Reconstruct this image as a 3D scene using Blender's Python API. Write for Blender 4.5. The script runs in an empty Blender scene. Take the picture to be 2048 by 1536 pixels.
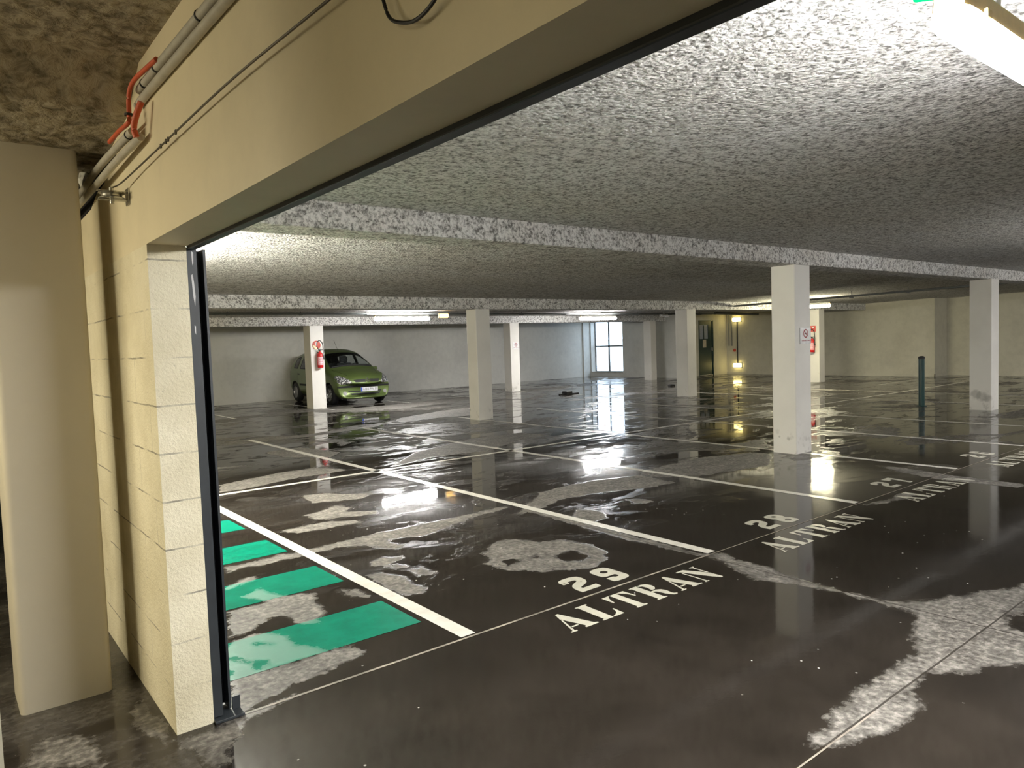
import bpy, bmesh, math, random
import numpy as np
from mathutils import Vector, Matrix
from mathutils.bvhtree import BVHTree
random.seed(7)
scene = bpy.context.scene
COL = scene.collection
PI = math.pi

# ------------------------------------------------------------------ materials
def new_mat(name):
    m = bpy.data.materials.new(name); m.use_nodes = True
    nt = m.node_tree; nt.nodes.clear()
    out = nt.nodes.new('ShaderNodeOutputMaterial')
    b = nt.nodes.new('ShaderNodeBsdfPrincipled')
    nt.links.new(b.outputs[0], out.inputs[0])
    return m, nt, b, out
def N(nt, typ, **kw):
    n = nt.nodes.new(typ)
    for k, v in kw.items():
        if k.startswith('i_'):
            n.inputs[k[2:].replace('_', ' ')].default_value = v
        elif k.startswith('n_'):
            n.inputs[int(k[2:])].default_value = v
        else: setattr(n, k, v)
    return n
def L(nt, a, b): nt.links.new(a, b)
def rgb(r, g, b): return (r, g, b, 1)
def ramp(nt, fac, stops):
    r = N(nt, 'ShaderNodeValToRGB'); e = r.color_ramp.elements
    while len(e) < len(stops): e.new(0.5)
    for i, (p, c) in enumerate(stops):
        e[i].position = p; e[i].color = c if len(c) == 4 else (*c, 1)
    L(nt, fac, r.inputs[0]); return r.outputs[0]
def gray(v): return (v, v, v, 1)
def math_n(nt, op, a, b=None, c=None, clamp=False):
    n = N(nt, 'ShaderNodeMath', operation=op); n.use_clamp = clamp
    for i, v in enumerate((a, b, c)):
        if v is None: continue
        if isinstance(v, (int, float)): n.inputs[i].default_value = v
        else: L(nt, v, n.inputs[i])
    return n.outputs[0]
def mixc(nt, fac, a, b):
    n = N(nt, 'ShaderNodeMix', data_type='RGBA')
    for i, v in ((0, fac), (6, a), (7, b)):
        if isinstance(v, (int, float)): n.inputs[i].default_value = v
        elif isinstance(v, tuple): n.inputs[i].default_value = v
        else: L(nt, v, n.inputs[i])
    return n.outputs[2]
def mixf(nt, fac, a, b):
    n = N(nt, 'ShaderNodeMix', data_type='FLOAT')
    for i, v in ((0, fac), (2, a), (3, b)):
        if isinstance(v, (int, float)): n.inputs[i].default_value = v
        else: L(nt, v, n.inputs[i])
    return n.outputs[0]
def noise(nt, vec, scale, detail=3, rough=0.55, dist=0.0):
    n = N(nt, 'ShaderNodeTexNoise'); n.inputs['Scale'].default_value = scale
    n.inputs['Detail'].default_value = detail; n.inputs['Roughness'].default_value = rough
    n.inputs['Distortion'].default_value = dist
    if vec is not None: L(nt, vec, n.inputs['Vector'])
    return n.outputs['Fac']
def bump(nt, h, strength, dist, b):
    n = N(nt, 'ShaderNodeBump'); n.inputs['Strength'].default_value = strength
    n.inputs['Distance'].default_value = dist; L(nt, h, n.inputs['Height']); L(nt, n.outputs[0], b.inputs['Normal'])
def pos(nt): return N(nt, 'ShaderNodeNewGeometry').outputs['Position']
def simple(name, col, rough=0.5, metal=0.0, var=0.06, scale=12.0, bmp=0.0, coat=0.0):
    m, nt, b, o = new_mat(name)
    tc = N(nt, 'ShaderNodeTexCoord').outputs['Object']
    f = noise(nt, tc, scale, 4)
    lo = tuple(max(0, c * (1 - var * 2)) for c in col); hi = tuple(min(1, c * (1 + var * 2)) for c in col)
    L(nt, ramp(nt, f, [(0.3, lo), (0.7, hi)]), b.inputs['Base Color'])
    b.inputs['Roughness'].default_value = rough; b.inputs['Metallic'].default_value = metal
    if coat: b.inputs['Coat Weight'].default_value = coat; b.inputs['Coat Roughness'].default_value = 0.05
    if bmp: bump(nt, f, bmp, 0.01, b)
    return m
def emis(name, col, strength):
    m = bpy.data.materials.new(name); m.use_nodes = True; nt = m.node_tree; nt.nodes.clear()
    out = nt.nodes.new('ShaderNodeOutputMaterial'); e = nt.nodes.new('ShaderNodeEmission')
    e.inputs[0].default_value = (*col, 1); e.inputs[1].default_value = strength
    L(nt, e.outputs[0], out.inputs[0]); return m

def painted_wall(name, col, stain=0.25, rough=0.75, bs=0.15):
    m, nt, b, o = new_mat(name); p = pos(nt)
    a = noise(nt, p, 0.8, 5, 0.6); c = noise(nt, p, 6.0, 5, 0.65); d = noise(nt, p, 60, 3)
    k = math_n(nt, 'MULTIPLY', a, 0.6); k = math_n(nt, 'MULTIPLY_ADD', c, 0.4, k)
    lo = tuple(x * (1 - stain) for x in col)
    L(nt, ramp(nt, k, [(0.36, lo), (0.56, col)]), b.inputs['Base Color'])
    b.inputs['Roughness'].default_value = rough
    h = math_n(nt, 'MULTIPLY_ADD', d, 0.5, math_n(nt, 'MULTIPLY', c, 0.6)); bump(nt, h, bs, 0.01, b)
    return m
M = {}
M['wall_white'] = painted_wall('painted_render_wall', (0.71, 0.70, 0.655), 0.14)
M['wall_cream'] = painted_wall('cream_painted_wall', (0.62, 0.595, 0.49), 0.16)
M['wall_corridor'] = painted_wall('corridor_painted_wall', (0.52, 0.48, 0.37), 0.1)
M['pillar'] = painted_wall('painted_concrete_pillar', (0.68, 0.66, 0.61), 0.08, 0.6, 0.08)
M['beam_cream'] = painted_wall('cream_painted_lintel', (0.80, 0.705, 0.485), 0.10, 0.5, 0.05)
M['column_cream'] = painted_wall('cream_painted_column', (0.56, 0.51, 0.40), 0.05, 0.45, 0.04)

def pillar_mat():
    # painted pillar with a few scuffs near its foot
    m, nt, b, o = new_mat('scuffed_painted_pillar'); p = pos(nt)
    a = noise(nt, p, 1.2, 4); c = noise(nt, p, 7.0, 4, 0.6)
    base = ramp(nt, a, [(0.35, (0.665, 0.645, 0.60)), (0.6, (0.735, 0.715, 0.67))])
    z = N(nt, 'ShaderNodeSeparateXYZ'); L(nt, p, z.inputs[0])
    low = math_n(nt, 'SUBTRACT', 1.0, math_n(nt, 'MULTIPLY', z.outputs[2], 2.2), clamp=True)
    sc = math_n(nt, 'MULTIPLY', low, ramp(nt, c, [(0.58, gray(0)), (0.68, gray(1))]))
    L(nt, mixc(nt, math_n(nt, 'MULTIPLY', sc, 0.55), base, (0.26, 0.24, 0.21, 1)), b.inputs['Base Color'])
    col = mixc(nt, math_n(nt, 'MULTIPLY', sc, 0.55), base, (0.26, 0.24, 0.21, 1))
    for (cx, cy, cz, r_) in ((15.65, 5.30, 0.30, 0.10), (15.65, 5.17, 0.27, 0.12), (15.65, 5.10, 0.24, 0.09), (8.83, 5.335, 0.22, 0.016), (8.83, 5.20, 0.20, 0.035), (8.93, 12.60, 0.2, 0.03), (8.905, 12.32, 0.07, 0.022)):
        vd = N(nt, 'ShaderNodeVectorMath', operation='DISTANCE'); L(nt, p, vd.inputs[0]); vd.inputs[1].default_value = (cx, cy, cz)
        dd = math_n(nt, 'ADD', vd.outputs['Value'], math_n(nt, 'MULTIPLY', math_n(nt, 'SUBTRACT', c, 0.5), r_ * 2.2))
        k = math_n(nt, 'SUBTRACT', 1.0, math_n(nt, 'DIVIDE', math_n(nt, 'SUBTRACT', dd, r_ * 0.55), r_ * 0.5), clamp=True)
        col = mixc(nt, math_n(nt, 'MULTIPLY', k, 0.5), col, (0.27, 0.255, 0.23, 1))
    L(nt, col, b.inputs['Base Color'])
    b.inputs['Roughness'].default_value = 0.55; bump(nt, noise(nt, p, 45, 3), 0.07, 0.01, b)
    return m
M['pillar'] = pillar_mat()

def block_mat(name):
    m, nt, b, o = new_mat(name); p = pos(nt)
    s = N(nt, 'ShaderNodeSeparateXYZ'); L(nt, p, s.inputs[0])
    wob = noise(nt, p, 9, 3); fine = noise(nt, p, 70, 4, 0.7); mid = noise(nt, p, 2.5, 5, 0.6)
    zz = math_n(nt, 'ADD', math_n(nt, 'ADD', s.outputs[2], 0.012), math_n(nt, 'MULTIPLY', math_n(nt, 'SUBTRACT', wob, 0.5), 0.012))
    row = math_n(nt, 'DIVIDE', zz, 0.2)
    fr = math_n(nt, 'FRACT', row)
    d1 = math_n(nt, 'MULTIPLY', math_n(nt, 'ABSOLUTE', math_n(nt, 'SUBTRACT', fr, 0.5)), 2.0)
    jz = math_n(nt, 'GREATER_THAN', d1, 0.965)
    par = math_n(nt, 'MULTIPLY', math_n(nt, 'FRACT', math_n(nt, 'MULTIPLY', math_n(nt, 'FLOOR', row), 0.5)), 2.0)
    yy = math_n(nt, 'ADD', math_n(nt, 'DIVIDE', math_n(nt, 'ADD', s.outputs[1], math_n(nt, 'MULTIPLY', wob, 0.01)), 0.5), math_n(nt, 'MULTIPLY', par, 0.5))
    fy = math_n(nt, 'FRACT', math_n(nt, 'ADD', yy, 0.3))
    jy = math_n(nt, 'MULTIPLY', math_n(nt, 'GREATER_THAN', math_n(nt, 'MULTIPLY', math_n(nt, 'ABSOLUTE', math_n(nt, 'SUBTRACT', fy, 0.5)), 2.0), 0.985), math_n(nt, 'GREATER_THAN', s.outputs[1], 3.24))
    j = math_n(nt, 'MAXIMUM', jz, math_n(nt, 'MULTIPLY', jy, 0.35))
    zlim = math_n(nt, 'LESS_THAN', s.outputs[2], 2.03)
    j = math_n(nt, 'MULTIPLY', j, zlim)
    crack = math_n(nt, 'MULTIPLY', j, ramp(nt, noise(nt, p, 5, 3), [(0.42, gray(0)), (0.6, gray(1))]))
    base = ramp(nt, mid, [(0.3, (0.70, 0.63, 0.44)), (0.6, (0.86, 0.795, 0.60))])
    pit = ramp(nt, fine, [(0.27, gray(1)), (0.36, gray(0))])
    c1 = mixc(nt, math_n(nt, 'MULTIPLY', pit, 0.35), base, (0.2, 0.17, 0.11, 1))
    L(nt, mixc(nt, math_n(nt, 'MULTIPLY', crack, 0.7), c1, (0.12, 0.10, 0.07, 1)), b.inputs['Base Color'])
    b.inputs['Roughness'].default_value = 0.85
    h = math_n(nt, 'SUBTRACT', math_n(nt, 'MULTIPLY', fine, 0.5), math_n(nt, 'MULTIPLY', j, 0.5)); bump(nt, h, 0.8, 0.016, b)
    return m
M['block'] = block_mat('painted_concrete_block')

def fibre_mat(name, lo, hi, sc=36.0, bs=0.9):
    m, nt, b, o = new_mat(name); p = pos(nt)
    a = noise(nt, p, sc, 4, 0.62, 0.4); g = noise(nt, p, sc * 0.33, 4, 0.6); l = noise(nt, p, 0.9, 4, 0.6)
    v = N(nt, 'ShaderNodeTexVoronoi'); v.inputs['Scale'].default_value = sc * 1.1; L(nt, p, v.inputs['Vector'])
    k = math_n(nt, 'MULTIPLY_ADD', a, 0.62, math_n(nt, 'MULTIPLY', g, 0.38))
    mid = tuple((x * 0.5 + y * 0.5) for x, y in zip(lo, hi))
    c = ramp(nt, k, [(0.40, lo), (0.47, mid), (0.55, hi)])
    tint = ramp(nt, l, [(0.3, (0.90, 0.875, 0.84)), (0.65, (1, 1, 1))])
    mx = N(nt, 'ShaderNodeMix', data_type='RGBA', blend_type='MULTIPLY'); mx.inputs[0].default_value = 1
    L(nt, c, mx.inputs[6]); L(nt, tint, mx.inputs[7]); L(nt, mx.outputs[2], b.inputs['Base Color'])
    b.inputs['Roughness'].default_value = 0.95
    h = math_n(nt, 'MULTIPLY_ADD', v.outputs['Distance'], -0.35, k); bump(nt, h, bs, 0.035, b)
    return m
M['fibre'] = fibre_mat('sprayed_fibre_ceiling', (0.20, 0.195, 0.185), (0.86, 0.855, 0.845))
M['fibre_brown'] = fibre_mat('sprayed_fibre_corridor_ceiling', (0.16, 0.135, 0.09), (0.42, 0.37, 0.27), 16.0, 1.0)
M['steel_dark'] = simple('dark_slate_painted_steel', (0.026, 0.031, 0.036), 0.5, 0.0, 0.1, 8)
M['steel_bare'] = simple('bare_galvanised_steel', (0.55, 0.54, 0.48), 0.25, 0.9, 0.1, 30)
M['cable_black'] = simple('black_cable_sheath', (0.012, 0.012, 0.012), 0.5)
M['cable_dark'] = simple('weathered_steel_cable', (0.10, 0.085, 0.06), 0.5, 0.4)
M['conduit'] = simple('grey_pvc_conduit', (0.48, 0.45, 0.37), 0.5, 0, 0.06, 20)
M['orange'] = simple('orange_corrugated_sheath', (0.62, 0.10, 0.03), 0.5)
M['white_foam'] = simple('white_expanding_foam', (0.75, 0.73, 0.66), 0.9, 0, 0.1, 40, 0.5)
M['red'] = simple('red_enamel', (0.55, 0.018, 0.02), 0.25, 0, 0.05, 8, 0, 0.3)
M['red_sign'] = simple('red_sign_plastic', (0.62, 0.09, 0.06), 0.4)
M['pink_label'] = simple('printed_pink_label', (0.70, 0.28, 0.32), 0.45)
M['white_plastic'] = simple('white_sign_plastic', (0.80, 0.80, 0.80), 0.18)
M['ink_red'] = simple('dark_red_print', (0.30, 0.03, 0.04), 0.5)
M['ink_black'] = simple('black_print', (0.02, 0.02, 0.02), 0.5)
M['lamp_body'] = simple('yellowed_lamp_plastic', (0.62, 0.46, 0.20), 0.45, 0, 0.06, 15)
M['lamp_grey'] = simple('pale_grey_lamp_plastic', (0.62, 0.61, 0.57), 0.45)
M['green_metal'] = simple('dark_green_painted_metal', (0.006, 0.045, 0.045), 0.35)
M['door_green'] = simple('dark_green_door_paint', (0.018, 0.042, 0.038), 0.4)
M['frame_grey'] = simple('grey_window_frame', (0.17, 0.18, 0.18), 0.5)
M['rubber'] = simple('black_rubber', (0.012, 0.012, 0.013), 0.7)
M['alloy'] = simple('silver_alloy', (0.45, 0.45, 0.46), 0.3, 0.8)
M['trim_black'] = simple('black_bumper_trim', (0.008, 0.008, 0.009), 0.7)
M['interior'] = simple('dark_grey_upholstery', (0.025, 0.027, 0.032), 0.8)
M['chrome'] = simple('chrome', (0.8, 0.8, 0.78), 0.12, 1.0, 0.02)
M['plate_white'] = simple('white_number_plate', (0.50, 0.50, 0.52), 0.4)
M['plate_blue'] = simple('blue_plate_band', (0.02, 0.06, 0.42), 0.35)
M['concrete'] = painted_wall('bare_concrete', (0.42, 0.38, 0.31), 0.4, 0.85, 0.3)
M['hole_shade'] = simple('painted_hole_shade', (0.008, 0.007, 0.006), 0.95)  # near-black colour stands in for the darkness inside a hole

def glass_mat(name, tint, gloss=0.12, refl=(1, 1, 1, 1)):
    m = bpy.data.materials.new(name); m.use_nodes = True; nt = m.node_tree; nt.nodes.clear()
    out = nt.nodes.new('ShaderNodeOutputMaterial'); t = N(nt, 'ShaderNodeBsdfTransparent'); t.inputs[0].default_value = (*tint, 1)
    g = N(nt, 'ShaderNodeBsdfGlossy'); g.inputs['Roughness'].default_value = 0.04; g.inputs[0].default_value = refl
    f = N(nt, 'ShaderNodeLayerWeight'); f.inputs['Blend'].default_value = 0.5
    sc = math_n(nt, 'MULTIPLY_ADD', math_n(nt, 'POWER', f.outputs['Facing'], 5.0), 0.9, 0.04 + gloss * 0.1)
    mx = N(nt, 'ShaderNodeMixShader'); L(nt, sc, mx.inputs[0])
    L(nt, t.outputs[0], mx.inputs[1]); L(nt, g.outputs[0], mx.inputs[2]); L(nt, mx.outputs[0], out.inputs[0]); return m
M['car_glass'] = glass_mat('tinted_car_glass', (0.74, 0.78, 0.77))
M['window_glass'] = glass_mat('window_pane_glass', (0.93, 0.96, 1.0))

def lens_mat():
    m, nt, b, o = new_mat('faceted_headlamp_lens')
    tc = N(nt, 'ShaderNodeTexCoord').outputs['Object']
    v = N(nt, 'ShaderNodeTexVoronoi'); v.inputs['Scale'].default_value = 24; L(nt, tc, v.inputs['Vector'])
    L(nt, ramp(nt, v.outputs['Distance'], [(0.15, (0.92, 0.92, 0.92)), (0.45, (0.5, 0.5, 0.5)), (0.6, (0.12, 0.12, 0.12))]), b.inputs['Base Color'])
    b.inputs['Metallic'].default_value = 0.55; b.inputs['Roughness'].default_value = 0.15; b.inputs['Coat Weight'].default_value = 1
    bump(nt, v.outputs['Distance'], 0.6, 0.02, b); return m
M['lens'] = lens_mat()
M['fog_lens'] = simple('pale_fog_lamp_glass', (0.22, 0.22, 0.21), 0.5, 0, 0.15, 60)

def car_paint():
    m, nt, b, o = new_mat('lime_green_metallic_paint')
    tc = N(nt, 'ShaderNodeTexCoord').outputs['Object']; f = noise(nt, tc, 3, 4)
    b.inputs['Metallic'].default_value = 0.45; b.inputs['Roughness'].default_value = 0.32
    b.inputs['Coat Weight'].default_value = 0.45; b.inputs['Coat Roughness'].default_value = 0.08
    g = N(nt, 'ShaderNodeNewGeometry')
    c = ramp(nt, f, [(0.3, (0.105, 0.15, 0.042)), (0.7, (0.125, 0.175, 0.05))])
    L(nt, mixc(nt, g.outputs['Backfacing'], c, (0.02, 0.021, 0.024, 1)), b.inputs['Base Color'])
    return m
M['paint'] = car_paint()

# emitters: only lamps (plus the sky outside the window)
S = 3.3
SIDE = 0.47      # the sides of a diffuser are shielded by the gear tray and give less light than its bottom
for nm_, col_, st_ in (('tube_front', (1.0, 0.985, 0.955), 150), ('tube_white', (1.0, 0.985, 0.965), 76)):
    M[nm_] = emis('lit_diffuser_' + nm_, col_, st_ * S); M[nm_ + '_side'] = emis('lit_diffuser_side_' + nm_, col_, st_ * S * (SIDE if nm_ == 'tube_front' else 0.42))
for nm_, col_, st_ in (('tube_bay', (1.0, 0.97, 0.86), 150), ('tube_warm', (1.0, 0.92, 0.62), 50), ('tube_corridor', (1.0, 0.905, 0.67), 37), ('tube_dim', (1.0, 0.90, 0.65), 5)):
    M[nm_] = emis('lit_diffuser_' + nm_, col_, st_ * S); M[nm_ + '_side'] = emis('lit_diffuser_side_' + nm_, col_, st_ * S * (0.9 if nm_ in ('tube_warm', 'tube_bay') else 0.3))
M['bulkhead'] = emis('lit_bulkhead_lens_yellow', (1.0, 0.80, 0.28), 3.6 * S)
M['orange_lens'] = emis('lit_orange_emergency_lens', (1.0, 0.62, 0.22), 1.2 * S)
M['exit_green'] = emis('lit_green_exit_panel', (0.01, 0.80, 0.30), 0.32 * S)

# ------------------------------------------------------------------ mesh helpers
def link(o): COL.objects.link(o); return o
def prop(o, label=None, cat=None, group=None, kind=None):
    for k, v in (('label', label), ('category', cat), ('group', group), ('kind', kind)):
        if v: o[k] = v
    return o
def root(name, loc, label, cat, group=None, kind=None, rz=0):
    o = bpy.data.objects.new(name, None); o.location = loc; o.rotation_euler = (0, 0, rz); o.empty_display_size = 0.1
    link(o); return prop(o, label, cat, group, kind)
def obj(name, bm, mat, parent=None, smooth=False, label=None, local=False, kind=None):
    """links one mesh object; coordinates in bm are world ones unless local"""
    if parent is not None and not local:
        bm.transform(Matrix.Translation(-world_loc(parent)))
    bmesh.ops.recalc_face_normals(bm, faces=bm.faces)
    me = bpy.data.meshes.new(name); bm.to_mesh(me); bm.free()
    for m in (mat if isinstance(mat, (list, tuple)) else [mat]): me.materials.append(m)
    if smooth:
        for f in me.polygons: f.use_smooth = True
        try: me.set_sharp_from_angle(angle=math.radians(40))
        except Exception: pass
    o = bpy.data.objects.new(name, me); link(o)
    if parent is not None: o.parent = parent
    if label: o['label'] = label
    if kind: o['kind'] = kind
    return o
def world_loc(o):
    v = Vector(o.location)
    while o.parent is not None: o = o.parent; v = v + Vector(o.location)
    return v
def BM(): return bmesh.new()
def box(bm, x0, x1, y0, y1, z0, z1, bev=0.0, seg=2):
    r = bmesh.ops.create_cube(bm, size=1.0)['verts']
    bmesh.ops.scale(bm, vec=(abs(x1 - x0), abs(y1 - y0), abs(z1 - z0)), verts=r)
    bmesh.ops.translate(bm, vec=((x0 + x1) / 2, (y0 + y1) / 2, (z0 + z1) / 2), verts=r)
    if bev:
        es = list({e for v in r for e in v.link_edges})
        bmesh.ops.bevel(bm, geom=es, offset=bev, segments=seg, affect='EDGES', profile=0.5)
    return bm
def vbevel_box(bm, x0, x1, y0, y1, z0, z1, r=0.02, seg=3):
    """box with only its upright edges rounded"""
    vs = bmesh.ops.create_cube(bm, size=1.0)['verts']
    bmesh.ops.scale(bm, vec=(x1 - x0, y1 - y0, z1 - z0), verts=vs)
    bmesh.ops.translate(bm, vec=((x0 + x1) / 2, (y0 + y1) / 2, (z0 + z1) / 2), verts=vs)
    es = [e for e in {e for v in vs for e in v.link_edges} if abs(e.verts[0].co.z - e.verts[1].co.z) > 0.5 * (z1 - z0)]
    bmesh.ops.bevel(bm, geom=es, offset=r, segments=seg, affect='EDGES', profile=0.5); return bm
def frame(d):
    d = d.normalized(); u = Vector((0, 0, 1)) if abs(d.z) < 0.9 else Vector((1, 0, 0))
    a = d.cross(u).normalized(); return a, a.cross(d).normalized()
def tube(bm, pts, r, seg=10, cap=True, radii=None):
    pts = [Vector(p) for p in pts]; rings = []
    for i, p in enumerate(pts):
        d = (pts[min(i + 1, len(pts) - 1)] - pts[max(i - 1, 0)]); a, b = frame(d)
        rr = radii[i] if radii else r
        rings.append([bm.verts.new(p + a * (rr * math.cos(2 * PI * k / seg)) + b * (rr * math.sin(2 * PI * k / seg))) for k in range(seg)])
    for A, B in zip(rings, rings[1:]):
        for k in range(seg): bm.faces.new((A[k], A[(k + 1) % seg], B[(k + 1) % seg], B[k]))
    if cap:
        bm.faces.new(rings[0][::-1]); bm.faces.new(rings[-1])
    return bm
def lathe(bm, prof, org, axis=(0, 0, 1), seg=24):
    """prof: (radius, height) pairs along axis"""
    ax = Vector(axis).normalized(); a, b = frame(ax); org = Vector(org); rings = []
    for r, h in prof:
        if r < 1e-5: rings.append([bm.verts.new(org + ax * h)])
        else: rings.append([bm.verts.new(org + ax * h + a * (r * math.cos(2 * PI * k / seg)) + b * (r * math.sin(2 * PI * k / seg))) for k in range(seg)])
    for A, B in zip(rings, rings[1:]):
        for k in range(seg):
            a0, a1 = A[k % len(A)], A[(k + 1) % len(A)]; b0, b1 = B[k % len(B)], B[(k + 1) % len(B)]
            f = []
            for v in (a0, a1, b1, b0):
                if v not in f: f.append(v)
            if len(f) > 2: bm.faces.new(f)
    return bm
def smooth_path(pts, n=6):
    pts = [Vector(p) for p in pts]; out = []
    for i in range(len(pts) - 1):
        p0, p1, p2, p3 = pts[max(i - 1, 0)], pts[i], pts[i + 1], pts[min(i + 2, len(pts) - 1)]
        for k in range(n):
            t = k / n
            out.append(0.5 * ((2 * p1) + (p2 - p0) * t + (2 * p0 - 5 * p1 + 4 * p2 - p3) * t * t + (3 * p1 - p0 - 3 * p2 + p3) * t ** 3))
    out.append(pts[-1]); return out
def flat_shape(polys, thick=0.001, cuts=0):
    """bmesh of a flat lettering shape (even-odd filled) lying in XY, top at z=thick"""
    cu = bpy.data.curves.new('tmp', 'CURVE'); cu.dimensions = '2D'; cu.fill_mode = 'BOTH'; cu.extrude = thick / 2
    for p in polys:
        s = cu.splines.new('POLY'); s.points.add(len(p) - 1); s.use_cyclic_u = True
        for q, (x, y) in zip(s.points, p): q.co = (x, y, 0, 1)
    o = bpy.data.objects.new('tmp', cu); COL.objects.link(o)
    dg = bpy.context.evaluated_depsgraph_get(); me = bpy.data.meshes.new_from_object(o.evaluated_get(dg))
    bm = BM(); bm.from_mesh(me); bpy.data.meshes.remove(me); bpy.data.objects.remove(o); bpy.data.curves.remove(cu)
    bmesh.ops.translate(bm, vec=(0, 0, thick / 2), verts=bm.verts); return bm
def text_shape(s, size, thick=0.001):
    cu = bpy.data.curves.new('tmp', 'FONT'); cu.body = s; cu.size = size; cu.extrude = thick / 2; cu.align_x = 'CENTER'; cu.align_y = 'CENTER'
    o = bpy.data.objects.new('tmp', cu); COL.objects.link(o)
    dg = bpy.context.evaluated_depsgraph_get(); me = bpy.data.meshes.new_from_object(o.evaluated_get(dg))
    bm = BM(); bm.from_mesh(me); bpy.data.meshes.remove(me); bpy.data.objects.remove(o); bpy.data.curves.remove(cu)
    return bm
def dup(o, parent=None, loc=None, label=None):
    c = o.copy(); COL.objects.link(c)
    if parent is not None: c.parent = parent
    if loc is not None: c.location = loc
    if label: c['label'] = label
    for ch in o.children: dup(ch, c)
    return c
def struct(name, bm, mat, parent=None, label=None, smooth=False):
    o = obj(name, bm, mat, parent, smooth)
    if parent is None: o['kind'] = 'structure'
    if label: o['label'] = label
    return o
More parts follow.
